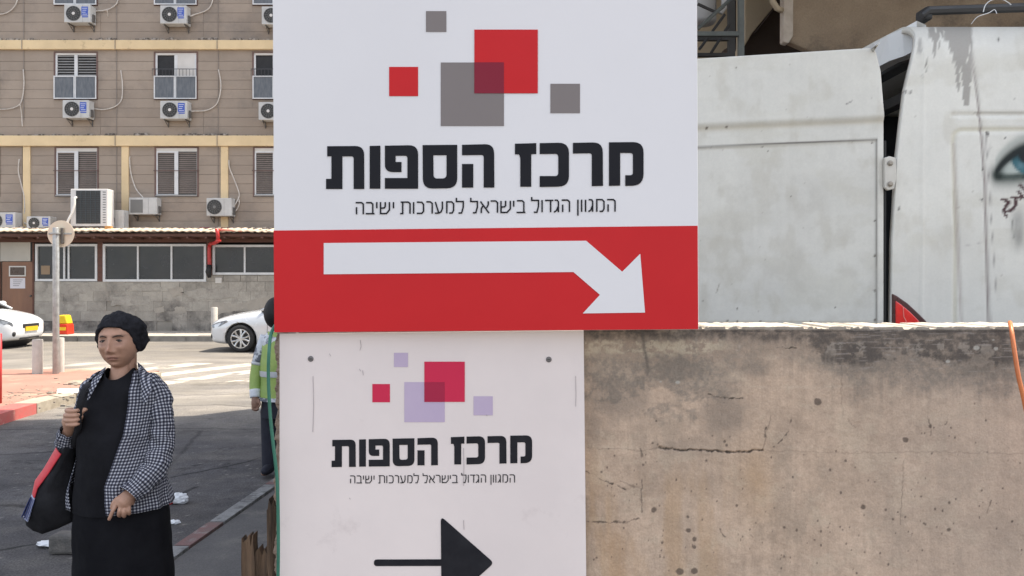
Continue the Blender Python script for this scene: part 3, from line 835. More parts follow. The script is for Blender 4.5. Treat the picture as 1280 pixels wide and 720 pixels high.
for i in range(420):
    x = ax(random.uniform(-60, 345), 23.6); y = 23.55 + random.random() * .5; z = 3.10 + (y - 23.52) * .3; r = random.uniform(.012, .04)
    k.box(x - r * 1.8, x + r * 1.8, y - r, y + r, z - .02, z + r * random.uniform(.6, 1.6))
o = k.build('roof_litter', M_deb, kind='stuff'); tag(o, 'leaf litter and rubble scattered on the annex roof edge', 'debris')
for i, (px, c) in enumerate(((100, 'r'), (121, 'y'))):
    pass
M_ylb = mat('orange_brick', (.55, .27, .08), rough=.8)
o = MB().pbox(131, 138.5, 282.5, 287.5, 23.8, .12).build('brick', M_ylb); tag(o, 'orange hollow brick lying on the roof edge below the tall unit', 'brick')
M_redpipe = mat('red_pipe_paint', (0.50, 0.035, 0.03), (.42, .03, .03), scale=8, rough=.35)
t = thing('red_drain_pipe', 'red painted pipe coming down from the annex roof between the window bands', 'pipe', (ax(262), YW - .12, 1.9))
Yq = 23.42
MB().tube([P(271, 286, Yq), P(272, 292, Yq), P(273, 302, Yq), ], [.06, .05, .055], 12).build('upper_pipe', M_redpipe, t, smooth=True)
MB().tube([P(272, 287.0, Yq + .05), P(303, 288.6, Yq + .12)], .035, 10).build('roof_pipe', mat('salmon_pipe', (.75, .28, .2), rough=.5), t, smooth=True)
MB().tube(smooth_path([P(273, 301, Yq), P(268, 304, Yq + .3), P(263, 305, YW - .13), P(261.5, 312, YW - .12), P(262, 335, YW - .12)]), .055, 12).build('lower_pipe', M_redpipe, t, smooth=True)
MB().tube([P(262, 331, YW - .2), P(260.5, 340, YW - .2), P(262, 347, YW - .18)], [.07, .09, .05], 10).build('black_valve', M_dark, t, smooth=True)
MB().lathe(P(273, 301, Yq - .0), (0, 0, 1), [(.08, -.02), (.08, .03)], 12).build('flange', M_redpipe, t)
MB().tube([P(160, 287.3, YF - .12), P(200, 286.5, YF - .12), P(250, 285.3, YF - .12), P(342, 286, YF - .12)], .03, 8).build('red_conduit', mat('dark_red_conduit', (.25, .02, .04), rough=.5), ann)
MB().pbox(269, 277, 347, 354, YW - .03, .03).build('junction_box', M_blank, ann, bevel=.005)

# ------------------------------------------------------------------ concrete wall beside the camera
YWALL, WT = 2.2, 0.21
WZ = P(0, 408, YWALL).z
WX0, WX1 = P(343.5, 0, YWALL).x, 3.4
M_conc = mat('old_render', (0.95, 0.95, 0.95), (1.06, 1.05, 1.04), scale=7, rough=.9, bump=.0014, bscale=95, attr='paint', fine=.1, fscale=190, spec=.25)
def wall_paint(V):
    x, z = V[:, 0], V[:, 2]
    px = 640 + 1000 * x / YWALL; py = HORIZ - (z - HC) * 1000 / YWALL
    n = fbm(px / 90, py / 60, 1, 6); n2 = fbm(px / 14, py / 14, 4, 6, .65); n3 = fbm(px / 40, py / 160, 8, 5); st = fbm(px / 5, py / 140, 12, 5, .65)
    n4 = fbm(px / 34, py / 26, 51, 7, .68); ms = fbm(px / 6, py / 6, 52, 5, .7)
    c = np.tile(np.array([0.445, 0.335, 0.252]), (len(px), 1))
    c *= (0.78 + .44 * n)[:, None] * (0.84 + .32 * n2)[:, None] * (.86 + .28 * st)[:, None] * (.84 + .32 * ms)[:, None]
    c = mixc(c, (0.50, 0.41, 0.31), sst(.52, .70, n4) * .35)
    c = mixc(c, (0.30, 0.24, 0.185), sst(.54, .72, fbm(px / 25, py / 50, 53, 6, .65)) * .38)
    c = mixc(c, (0.41, 0.325, 0.265), sst(980, 1250, px) * .45)
    rust = sst(.5, .7, n3) * sst(520, 640, py) * (1 - sst(860, 1000, px))
    c = mixc(c, (0.43, 0.285, 0.165), rust * .45)
    c = mixc(c, (0.45, 0.29, 0.16), np.exp(-((px - 945) / 22) ** 2 - ((py - 600) / 45) ** 2) * .4 * (.5 + n2))
    c = mixc(c, (0.40, 0.25, 0.14), np.exp(-((px - 772) / 16) ** 2) * sst(640, 690, py) * .5 * (.4 + st))
    # horizontal pour lines
    for yl, a_, x0_, x1_ in ((483, .25, 850, 1100), (560, .12, 735, 1280), (447, .2, 900, 1280)):
        w_ = yl + 5 * (fbm(px / 60, px * 0 + yl, 5, 4) - .5); c = mixc(c, (0.52, 0.44, 0.35), np.exp(-((py - w_) / 1.6) ** 2) * a_ * sst(x0_, x0_ + 30, px) * (1 - sst(x1_ - 40, x1_, px)) * sst(.4, .6, n2))
    # grey weathering below the top: mottled, deep at the left, a denser belt at the right
    left = 1 - sst(880, 960, px + 40 * (n4 - .5)); right = sst(985, 1070, px + 60 * (n4 - .5))
    depth = 452 + 70 * left * sst(.30, .62, n4) + 28 * right
    g = 1 - sst(depth - 14, depth + 26, py + 60 * (n2 - .5) * .7 + 36 * (n4 - .5) + 24 * (st - .5))
    c = mixc(c, (0.185, 0.160, 0.135), g * (.40 + .38 * sst(.30, .70, ms)) * (.72 + .28 * np.maximum(left, right)))
    for a_, b_, sx, sy, k_ in ((905, 518, 34, 34, .6), (772, 498, 42, 30, .6), (845, 462, 46, 16, .6), (870, 560, 40, 16, .3), (945, 462, 24, 12, .4), (1100, 448, 90, 20, .5), (1235, 455, 60, 22, .6), (740, 540, 14, 30, .4)):
        d = np.exp(-((px - a_) / sx) ** 2 - ((py - b_) / sy) ** 2); c = mixc(c, (0.155, 0.135, 0.115), sst(.25, .8, d + .8 * (n2 - .5) + .5 * (ms - .5)) * k_ * .8)
    # black algae: broken band under the lip, hanging drips
    drip = fbm(px / 5, py / 60, 44, 5, .65)
    lo = 421 + 16 * (drip - .4) + 14 * (n4 - .5) + 26 * right * (.35 + .8 * sst(.35, .6, n4))
    b = 1 - sst(lo - 4, lo + 9, py + 10 * (ms - .5)); b2 = sst(.34, .60, .45 * ms + .55 * fbm(px / 16, py / 9, 66, 6, .65) + .06 * right)
    c = mixc(c, (0.075, 0.064, 0.058), b * (.34 + .48 * b2))
    # pale flaked render below it at the left
    pb = sst(424, 429, py + 14 * (drip - .5)) * (1 - sst(438, 447, py + 22 * (n2 - .5))) * (1 - sst(880, 930, px)) * sst(.40, .50, .5 * ms + .5 * fbm(px / 16, py / 9, 81, 5))
    c = mixc(c, (0.47, 0.40, 0.30), pb * .72)
    pb2 = sst(425, 430, py) * (1 - sst(440, 450, py + 20 * (n2 - .5))) * sst(.55, .62, n2) * sst(900, 930, px); c = mixc(c, (.36, .31, .26), pb2 * .5)
    hs_ = sst(.66, .74, fbm(px / 30, py / 1.3, 83, 3)) * sst(1010, 1060, px) * (1 - sst(455, 475, py)); c = mixc(c, (.33, .29, .26), hs_ * .45)
    # lip line at the very top
    c = mixc(c, (0.33, 0.29, 0.245), (1 - sst(411.0, 413.0, py + 3 * (n2 - .5))) * .85)
    c = mixc(c, (0.05, 0.045, 0.042), np.exp(-((py - 413.6 - 4 * (n2 - .5)) / 1.0) ** 2) * .7 * sst(.42, .5, n2))
    # water streak beside the old crack
    c = mixc(c, (0.10, 0.09, 0.08), np.exp(-((px - 805 - (py - 430) * .12 + 6 * (n2 - .5)) / 2.2) ** 2) * (1 - sst(455, 480, py)) * .7)
    # light chips
    for (a, b_, r) in ((847, 478, 3.5), (826, 477, 1.6), (1221, 435, 4), (1245, 436, 3), (1185, 452, 2.5), (1242, 425, 1.5)):
        d = np.hypot(px - a, (py - b_) * 1.4) + 3 * (n2 - .5); c = mixc(c, (0.42, 0.40, 0.36), (1 - sst(r - 1, r + .5, d)) * .8)
    # cracks
    wx = px + 5 * (fbm(px / 7, py / 7, 91, 3) - .5); wy = py + 5 * (fbm(px / 6, py / 6, 93, 3) - .5)
    for pts, w, s in (([(824, 560), (850, 563), (880, 562), (905, 565), (930, 564), (952, 563)], 1.3, .95), ([(886, 493), (900, 497), (927, 498)], 1.1, .9),
                      ([(733, 589), (755, 600), (782, 612)], .7, .8),
                      ([(733, 651), (760, 653), (785, 652), (800, 647)], 1.0, .75), ([(801, 560), (802, 572)], .5, .6), ([(802, 600), (801, 622), (803, 640)], .5, .6),
                      ([(972, 554), (983, 545), (990, 525)], .6, .7), ([(972, 435), (996, 435)], .8, .9), ([(1130, 575), (1127, 620), (1126, 655)], .25, .4), ([(1186, 519), (1182, 530)], .7, .6), ([(1060, 520), (1064, 531), (1070, 535)], .3, .4), ([(1238, 625), (1234, 640)], .6, .6), ([(900, 660), (906, 672)], .8, .7), ([(936, 665), (942, 672)], .8, .6),
                      ([(958, 535), (956, 545)], .9, .8), ([(952, 563), (965, 520)], .4, .4), ([(733, 560), (800, 562), (824, 560)], .2, .3),
                      ([(952, 563), (1060, 566), (1180, 565), (1280, 567)], .2, .22), ([(1160, 520), (1165, 535), (1162, 545)], .8, .6),
                      ([(1052, 455), (1053, 520)], .2, .25), ([(775, 600), (800, 612)], .4, .4)):
        d = segdist(wx, wy, pts) + (.9 * sst(.35, .65, fbm(px / 5, py / 5, 97, 3)) if w > .5 else 0); c = mixc(c, (0.035, 0.028, 0.024), (1 - sst(w * .5, w + .8, d)) * s)
    # dark paint spots
    ms_ = ms
    rs = np.random.RandomState(5)
    spots = [(817, 637, 3.2), (860, 663, 2.8), (868, 674, 2.6), (868, 684, 2.2), (921, 632, 2.2), (1079, 634, 2.4), (1132, 550, 3.2), (1022, 502, 4), (860, 646, 1.8), (850, 715, 4), (868, 714, 4),
             (864, 614, 1.3), (980, 659, 1.6), (1120, 573, 1.6), (1051, 616, 1.4), (1186, 662, 2), (1057, 576, 1.4), (861, 548, 1.2), (1163, 533, 2)]
    for i in range(190):
        spots.append((rs.uniform(735, 1280), 500 + 220 * rs.beta(2.2, 1.4), rs.uniform(.5, 1.5)))
    for a, b_, r in spots:
        e = rs.uniform(.35, 1.0) if r < 1.6 else rs.uniform(.8, 1.2)
        m_ = (np.abs(px - a) < 12) & (np.abs(py - b_) < 14)
        if m_.any():
            d = np.hypot((px[m_] - a) / e, py[m_] - b_) + 2.4 * (n2[m_] - .5) + 2.0 * (ms_[m_] - .5)
            cc = c[m_]; c[m_] = mixc(cc, (0.09, 0.068, 0.055), (1 - sst(r - .5, r + .7, d)) * .8)
    # rough bare concrete at the broken left end
    e = 1 - sst(350, 356, px + 3 * n2); c = mixc(c, (0.25, 0.19, 0.15), e)
    return c
xf0, xf1 = P(722, 0, YWALL).x, P(1345, 0, YWALL).x; zf = P(0, 745, YWALL).z
xsv = np.concatenate([np.linspace(WX0, xf0, 120)[:-1], np.linspace(xf0, xf1, 600), np.linspace(xf1, WX1, 90)[1:]])
zsv = np.concatenate([np.linspace(.03, zf, 60)[:-1], np.linspace(zf, WZ, 330)])
nx = len(xsv) - 1; nz = len(zsv) - 1
Xg, Zg = np.meshgrid(xsv, zsv)
xx, zz = Xg.ravel(), Zg.ravel()
pxw = 640 + 1000 * xx / YWALL; pyw = HORIZ - (zz - HC) * 1000 / YWALL
yy = YWALL + .006 * (fbm(pxw / 70, pyw / 70, 7, 5) - .5) + .0022 * (fbm(pxw / 7, pyw / 7, 8, 4, .7) - .5)
ck_ = segdist(pxw + 5 * (fbm(pxw / 7, pyw / 7, 91, 3) - .5), pyw + 5 * (fbm(pxw / 6, pyw / 6, 93, 3) - .5), [(824, 560), (850, 563), (880, 562), (905, 565), (930, 564), (952, 563)])
yy = yy + .004 * (1 - sst(.6, 2.4, ck_))
edge = 1 - sst(345, 352, pxw)
yy = yy + edge * .02 * (fbm(pxw / 3, pyw / 6, 9, 4)); xx = xx + edge * .02 * (fbm(pxw * 0, pyw / 9, 11, 5) - .5)
zz = zz + sst(WZ - .01, WZ, zz) * (.007 * (fbm(pxw / 20, pyw * 0, 3, 5, .7) - .6) - .006 * sst(.62, .7, fbm(pxw / 11, pyw * 0, 6, 3)))
V = np.stack([xx, yy, zz], 1)
idx = np.arange(V.shape[0]).reshape(nz + 1, nx + 1)
F = np.stack([idx[:-1, :-1], idx[:-1, 1:], idx[1:, 1:], idx[1:, :-1]], -1).reshape(-1, 4).tolist()
W1 = nx + 1; nV = len(V)
# close the slab: top edge, left end, right end and back
topr = idx[-1]; botr = idx[0]
bt = V[topr].copy(); bt[:, 1] = YWALL + WT; bb_ = V[botr].copy(); bb_[:, 1] = YWALL + WT
V2 = np.concatenate([V, bt, bb_])
ti = nV + np.arange(W1); bi = nV + W1 + np.arange(W1)
F += [(int(topr[i]), int(topr[i + 1]), int(ti[i + 1]), int(ti[i])) for i in range(nx)]
F += [(int(ti[i]), int(ti[i + 1]), int(bi[i + 1]), int(bi[i])) for i in range(nx)]
F.append(tuple(int(q) for q in idx[:, 0]) + (int(ti[0]), int(bi[0])))
F.append(tuple(int(q) for q in idx[::-1, -1]) + (int(bi[-1]), int(ti[-1])))
me = bpy.data.meshes.new('concrete_wall'); me.from_pydata(V2.tolist(), [], F); me.materials.append(M_conc)
wall = bpy.data.objects.new('concrete_wall', me); COL.objects.link(wall)
cc = wall_paint(V2); cc[nV:] = (0.50, 0.45, 0.38); cc[idx[-1]] = (0.5, 0.45, 0.38)
color_attr(wall, cc)
tag(wall, 'weathered grey beige concrete wall with black stains along its sunlit top', 'wall')

# ------------------------------------------------------------------ the two signs
M_sw = mat('sign_white', spec=.15, c1=(0.705, 0.69, 0.70), c2=(0.68, 0.665, 0.675), scale=1.3, rough=.38, bump=.0015, bscale=2.5)
M_sw2 = mat('old_board_white', (0.745, 0.66, 0.63), (0.695, 0.615, 0.59), scale=3, rough=.5, bump=.0003, bscale=30, dirt=(.55, .47, .45), dscale=4, dlim=(.62, .8))
M_sr = mat('sign_red', spec=.15, c1=(0.55, 0.020, 0.024), c2=(0.52, 0.019, 0.023), scale=3, rough=.4)
M_sr2 = mat('board_red', spec=.15, c1=(0.56, 0.028, 0.075), rough=.45)
M_sdr = mat('overlap_red', spec=.15, c1=(0.215, 0.018, 0.036), rough=.42); M_sdr2 = mat('board_overlap_red', spec=.15, c1=(0.36, 0.022, 0.06), rough=.45)
M_sg = mat('sign_grey', spec=.15, c1=(0.205, 0.180, 0.175), rough=.42); M_sl = mat('board_lilac', spec=.15, c1=(0.46, 0.37, 0.50), c2=(.49, .40, .52), scale=6, rough=.5)
M_sk = mat('sign_black', spec=.15, c1=(0.010, 0.010, 0.014), rough=.4); M_sk2 = mat('board_black', spec=.15, c1=(0.012, 0.012, 0.016), c2=(0.02, 0.02, 0.024), scale=20, rough=.45)
M_sf = mat('sign_frame_steel', (0.3, 0.3, 0.3), rough=.5, metal=.5)
class Plane:
    def __init__(s, Y0, x0, yaw, roll=0): s.k = -math.tan(RAD(yaw)); s.Y0 = Y0; s.x0 = x0; s.n = Vector((s.k, -1, 0)).normalized()
    def pt(s, px, py, off=0):
        sx = (px - 640) / 1000; y = (s.Y0 - s.k * s.x0) / (1 - s.k * sx)
        return Vector((sx * y, y, HC - (py - HORIZ) / 1000 * y)) + s.n * off
    def quad(s, name, pts, m, off, th, parent, **kw):
        return MB().prism([s.pt(a, b, off) for a, b in pts], -s.n * th).build(name, m, parent, **kw)
def sq(x0, y0, x1, y1): return [(x0, y0), (x1, y0), (x1, y1), (x0, y1)]
def roundpoly(pts, n=5):
    """pts: (x, y, radius)"""
    out = []; N_ = len(pts)
    for i in range(N_):
        x, y, r = pts[i]; p0 = Vector(pts[i - 1][:2]); p1 = Vector((x, y)); p2 = Vector(pts[(i + 1) % N_][:2])
        if r <= 0: out.append((x, y)); continue
        a = (p0 - p1); b = (p2 - p1); r_ = min(r, a.length * .49 if pts[i - 1][2] else a.length * .98, b.length * .49 if pts[(i + 1) % N_][2] else b.length * .98)
        a = p1 + a.normalized() * r_; b = p1 + b.normalized() * r_
        for k in range(n + 1):
            t = k / n; q = a * (1 - t) ** 2 + p1 * 2 * t * (1 - t) * .62 / .62 + b * t * t if False else a * (1 - t) ** 2 + p1 * (2 * t * (1 - t)) + b * t ** 2
            out.append((q.x, q.y))
    return out
# heading letters, drawn from the left; coordinates in the tracing's own units
LET = [
 [(83, 65, 3), (180, 64, 34), (215, 66, 34)] and [(83, 65, 2), (214, 64, 32), (215, 217, 0), (177, 217, 0), (177, 101, 9), (137, 101, 0), (137, 217, 0), (79, 217, 0), (79, 181, 0), (98, 181, 0), (98, 101, 0), (83, 101, 0)],
 [(234, 64, 2), (272, 63, 2), (272, 216, 0), (234, 216, 0)],
 [(288, 63, 0), (406, 61, 34), (406, 216, 0), (288, 216, 0), (288, 178, 0), (368, 178, 0), (368, 99, 9), (326, 99, 0), (326, 121, 0), (347, 121, 0), (347, 157, 0), (288, 157, 28)],
 [(422, 61, 0), (545, 60, 0), (545, 214, 36), (423, 216, 36)],
 [(562, 60, 0), (676, 57, 34), (677, 212, 0), (639, 212, 0), (639, 96, 9), (562, 97, 0)],
 [(562, 128, 0), (602, 128, 0), (602, 212, 0), (562, 212, 0)],
 [(750, 56, 0), (826, 54, 0), (826, 93, 0), (808, 93, 4), (808, 209, 0), (769, 209, 0), (769, 108, 8), (765, 94, 4), (750, 94, 0)],
 [(838, 54, 0), (942, 52, 38), (942, 208, 38), (838, 210, 0), (838, 171, 0), (904, 171, 12), (904, 92, 12), (838, 93, 0)],
 [(956, 53, 0), (1062, 51, 36), (1063, 206, 0), (1023, 207, 0), (1023, 90, 9), (956, 91, 0)],
 [(1084, 51, 0), (1207, 50, 38), (1207, 205, 42), (1142, 206, 0), (1142, 168, 0), (1169, 168, 10), (1169, 89, 10), (1124, 89, 0), (1124, 205, 0), (1084, 206, 0)]]
HOLE = [(460, 97, 0), (507, 97, 0), (507, 179, 14), (461, 180, 14)]
def heading(pl, conv, m, off, parent):
    names = []
    for i, L_ in enumerate(LET):
        pts = [pl.pt(*conv(x, y), off) for x, y in roundpoly(L_, 6)]
        if i == 3:   # ring letter: outer outline bridged to its counter
            o_ = roundpoly(L_, 6); h_ = roundpoly(HOLE, 6)
            # make four strips
            cx, cy = 484, 138
            import bisect
            def res(poly, n):
                out = []
                for k in range(n):
                    a = 2 * math.pi * k / n; dx, dy = math.cos(a), math.sin(a); best = None
                    for (x1, y1), (x2, y2) in zip(poly, poly[1:] + poly[:1]):
                        den = dx * (y2 - y1) - dy * (x2 - x1)
                        if abs(den) < 1e-9: continue
                        t = ((x1 - cx) * (y2 - y1) - (y1 - cy) * (x2 - x1)) / den
                        u = ((x1 - cx) * dy - (y1 - cy) * dx) / den
                        if t > 0 and -1e-6 <= u <= 1 + 1e-6 and (best is None or t > best): best = t
                    out.append((cx + dx * best, cy + dy * best))
                return out
            n = 180; A = res(o_, n); B = res(h_, n)
            # snap to true corners
            for poly, R in ((o_, A), (h_, B)):
                for c in poly:
                    j = min(range(n), key=lambda q: (R[q][0] - c[0]) ** 2 + (R[q][1] - c[1]) ** 2)
                    if math.hypot(R[j][0] - c[0], R[j][1] - c[1]) < 6: R[j] = c
            va = [pl.pt(*conv(x, y), off) for x, y in A]; vb = [pl.pt(*conv(x, y), off) for x, y in B]
            d = -pl.n * .0006
            vs = va + vb + [p + d for p in va] + [p + d for p in vb]
            fs = []
            for j in range(n):
                k2 = (j + 1) % n
                fs += [(j, k2, n + k2, n + j), (2 * n + j, 3 * n + j, 3 * n + k2, 2 * n + k2), (j, 2 * n + j, 2 * n + k2, k2), (n + j, n + k2, 3 * n + k2, 3 * n + j)]
            MB().add(vs, fs).build('letter', m, parent); continue
        if i == 5: continue
        k = MB().prism(pts, -pl.n * .0006)
        if i == 4: k.prism([pl.pt(*conv(x, y), off) for x, y in roundpoly(LET[5], 4)], -pl.n * .0006)
        k.build('letter', m, parent)
SA = [[[(62,95),(115,95),(130,108),(130,198)], [(70,135),(70,198)]], [[(155,95),(200,95),(214,108),(214,190)], [(152,193),(230,193)]], [[(250,90),(250,145)]],
 [[(283,90),(283,192),(335,192),(362,160),(362,90)], [(283,145),(315,142),(325,130),(325,90)]], [[(398,90),(398,145)]], [[(462,90),(530,90),(545,103),(545,193)], [(480,90),(480,192),(458,192)]],
 [[(577,90),(577,193)]], [[(605,90),(650,92),(665,110),(665,172),(650,190),(605,190)]], [[(690,88),(725,88),(742,102),(742,192)]], [[(770,88),(800,188)], [(832,85),(833,145),(822,175),(800,188),(765,188)]],
 [[(872,190),(872,88),(915,88),(932,105),(932,165),(918,187),(893,187)]], [[(957,52),(957,85),(1018,85),(1018,135),(1003,187),(975,187)]], [[(1085,52),(1085,85),(1143,85),(1143,135),(1129,185),(1103,185)]],
 [[(1170,84),(1247,188)], [(1240,82),(1240,112),(1226,142)], [(1192,124),(1178,150),(1178,188)]]]
SB = [[[(95,80),(140,80),(156,95),(156,184)]], [[(187,80),(187,182),(240,182),(270,150),(270,78)],[(187,135),(218,132),(228,120),(228,78)]], [[(300,78),(300,130)]], [[(328,78),(375,78),(390,92),(390,180)],[(325,182),(404,182)]],
 [[(460,45),(460,75),(520,75),(520,127),(506,180),(478,180)]], [[(552,72),(552,180)]], [[(578,75),(652,75)],[(628,75),(628,180)]], [[(663,72),(688,74),(697,88),(697,180)],[(694,130),(680,165),(658,180)]],
 [[(726,72),(780,72),(795,88),(795,178)],[(735,112),(735,178)]], [[(870,68),(870,210)]], [[(903,68),(903,177)]], [[(938,68),(938,177)]], [[(966,68),(993,70),(1001,84),(1001,176)],[(998,125),(985,160),(964,175)]],
 [[(1038,176),(1038,68),(1085,68),(1102,85),(1102,150),(1088,172),(1063,172)]], [[(1130,68),(1185,68),(1200,82),(1200,175)],[(1138,110),(1138,175)]]]
def textline(pl, conv, w, m, off, parent):
    """one line of light lettering; every letter is a mesh of its own"""
    for base, letters in ((436, SA), (600, SB)):
        for L_ in letters:
            k = MB()
            for si, st in enumerate(L_):
                p = [Vector(conv(base + x / 7.11, 240 + y / 7.11)) for x, y in st]; lft = []; rgt = []
                for i, q in enumerate(p):
                    d0 = (q - p[i - 1]).normalized() if i else None; d1 = (p[i + 1] - q).normalized() if i < len(p) - 1 else None
                    d = ((d0 or d1) + (d1 or d0)).normalized(); nrm = Vector((-d.y, d.x)); e_ = d0 or d1
                    c_ = max(.5, abs(nrm.dot(Vector((-e_.y, e_.x))))); lft.append(q + nrm * w / 2 / c_); rgt.append(q - nrm * w / 2 / c_)
                for i in range(len(p) - 1):
                    k.prism([pl.pt(*v, off + .0002 * si) for v in (lft[i], lft[i + 1], rgt[i + 1], rgt[i])], -pl.n * .0004)
            k.build('small_letter', m, parent)
# lower board fixed to the wall
p2 = Plane(2.165, -.2, .8)
s2 = thing('notice_board', 'lower pinkish white board with lilac and red squares and a black arrow', 'sign', p2.pt(540, 900))
p2.quad('board', [(349.5, 417), (729.5, 413), (734.5, 880), (349.5, 880)], M_sw2, 0, .006, s2)
c2 = lambda X, Y: (414.6 + (X - 79) * (665.4 - 414.6) / (1208 - 79), 583.8 - (217 - Y) * .2235 - (X - 79) * .0022)
heading(p2, c2, M_sk2, .0012, s2)
textline(p2, lambda a, b: (437.5 + (a - 444.5) * .6345, 603.9 + (b - 267.8) * .635 + (a - 444.5) * .0035), 1.15, M_sk2, .0012, s2)
e = .001
def sqs(pl, lst, parent):
    for i, (q, m, name, off) in enumerate(lst): pl.quad(name, sq(*q), m, off, .0006, parent)
sqs(p2, [((492.5, 441, 510, 458.7), M_sl, 'lilac_square', e), ((592, 495.3, 616, 519), M_sl, 'lilac_square', e), ((465.5, 480, 487.5, 502.8), M_sr2, 'red_square', e), ((505.5, 477.6, 556, 527.6), M_sl, 'lilac_square', e),
         ((530.5, 452, 581, 502.3), M_sr2, 'red_square', .0016), ((530.5, 477.6, 556, 502.3), M_sdr2, 'overlap_square', .0022)], s2)
shaft = roundpoly([(467.5, 699.2, 4), (553, 699, 0), (553, 707.3, 0), (467.5, 707.5, 4)]); head = roundpoly([(551, 645, 7), (617.5, 703.5, 6), (552, 762, 7)])
MB().prism([p2.pt(a, b, .0012) for a, b in shaft], -p2.n * .0006).prism([p2.pt(a, b, .0016) for a, b in head], -p2.n * .0008).build('arrow', M_sk2, s2)
for a, b in ((388.5, 448.5), (686, 449.3)):
    MB().lathe(p2.pt(a, b, 0), p2.n, [(.0078, 0), (.0078, .0015), (.006, .003), (.002, .0032)], 14).build('screw', mat('dull_screw', (.16, .15, .15), rough=.4, metal=.5), s2, smooth=False)
    MB().box(*(lambda q: (q.x - .004, q.x + .004, q.y - .0045, q.y - .003, q.z - .0007, q.z + .0007))(p2.pt(a, b, 0))).build('screw_slot', M_dark, s2)
# scuffs on the old board
k = MB()
for pts in ([(450.5, 425), (451.5, 433), (450, 438)], [(412, 442), (413.5, 445)], [(449.5, 461), (451, 464)], [(453.5, 463), (454.3, 469)], [(391.5, 470), (392.3, 510), (391.2, 540)], [(719.5, 470), (720, 492), (719.6, 508)],
            [(579.5, 560), (580, 584), (579.3, 607)], [(579.6, 650), (580, 662)], [(437, 622), (438, 624)], [(608, 518), (609, 520)]):
    w = .25
    for (a, b), (c, d) in zip(pts[:-1], pts[1:]):
        k.prism([p2.pt(a - w, b, .0021), p2.pt(a + w, b, .0021), p2.pt(c + w, d, .0021), p2.pt(c - w, d, .0021)], -p2.n * .0004)
k.build('scratches', mat('scratch_grey', (.30, .26, .27), rough=.6), s2)

# upper sign
p1 = Plane(2.12, -.07, 3.0)
s1 = thing('shop_sign', 'large upper sign with grey and red squares, black heading and white arrow on red', 'sign', p1.pt(607, 416))
TS = .028
p1.quad('panel', [(340.5, -60), (871.0, -60), (873.2, 411.6), (343.3, 415.6)], M_sw, 0, TS, s1, bevel=.0008)
p1.quad('red_band', [(342.2, 288.2), (872.0, 282.2), (872.75, 411.4), (343.0, 415.4)], M_sr, .0010, .0008, s1)
p1.quad('frame', [(356, -55), (366, -55), (366, 640), (356, 640)], M_sf, -TS - .0005, .02, s1)
p1.quad('frame', [(845, -55), (855, -55), (857, 404), (847, 404)], M_sf, -TS - .0005, .02, s1)
c1 = lambda X, Y: (380 + X / 2.844, 160 + Y / 2.844)
heading(p1, c1, M_sk, .0018, s1)
textline(p1, lambda a, b: (a, b), 1.85, M_sk, .0018, s1)
arr = [(71, 409), (1003, 401), (1131, 511), (1195, 447), (1212, 656), (991, 659), (1052, 593), (958, 512), (71, 520)]
p1.quad('arrow', [c1(a, b) for a, b in arr], M_sw, .0022, .0008, s1)
sqs(p1, [((532.5, 14, 558, 40), M_sg, 'grey_square', .0012), ((688, 104.8, 725, 141.5), M_sg, 'grey_square', .0012), ((486.5, 83.7, 522.7, 120.3), M_sr, 'red_square', .0012), ((551, 78.2, 630, 157.6), M_sg, 'grey_square', .0012),
         ((593, 37.2, 672.3, 116.8), M_sr, 'red_square', .0019), ((593, 78.2, 630, 116.8), M_sdr, 'overlap_square', .0026)], s1)

# ------------------------------------------------------------------ small things at the wall
M_green = mat('green_hose', (0.02, 0.12, 0.08), (0.03, 0.15, 0.10), scale=20, rough=.4)
Yh = 2.14
o = MB().tube(smooth_path([P(372, 385, 2.2), P(352, 398, 2.2), P(340, 414, 2.165), P(336.5, 436, Yh), P(335.5, 470, Yh), P(337.5, 515, Yh), P(341, 550, Yh), P(344.5, 580, Yh), P(347, 612, Yh), P(348, 680, Yh), P(347, 760, Yh)]), .0046, 10).build('garden_hose', M_green, smooth=True)
tag(o, 'green garden hose hanging down beside the left edge of the white board', 'hose')
M_orange = mat('copper_orange_hose', (0.62, 0.20, 0.07), (0.52, 0.15, 0.05), scale=16, rough=.4, bump=.001)
o = MB().tube(smooth_path([P(1262.5, 403, 2.19), P(1264.5, 414, 2.15), P(1268, 438, 2.13), P(1273, 470, 2.12), P(1281, 505, 2.12), P(1290, 560, 2.12), P(1292, 640, 2.12)]), [.0056] * 31, 12).build('orange_hose', M_orange, smooth=True)
tag(o, 'orange copper coloured hose hooked over the wall top at the right edge', 'hose')
M_stake = mat('rotten_wood', (0.16, 0.10, 0.06), (0.05, 0.034, 0.024), scale=9, rough=.9, bump=.006, bscale=60, stretch=(3, 3, .35), contrast=(.4, .6))
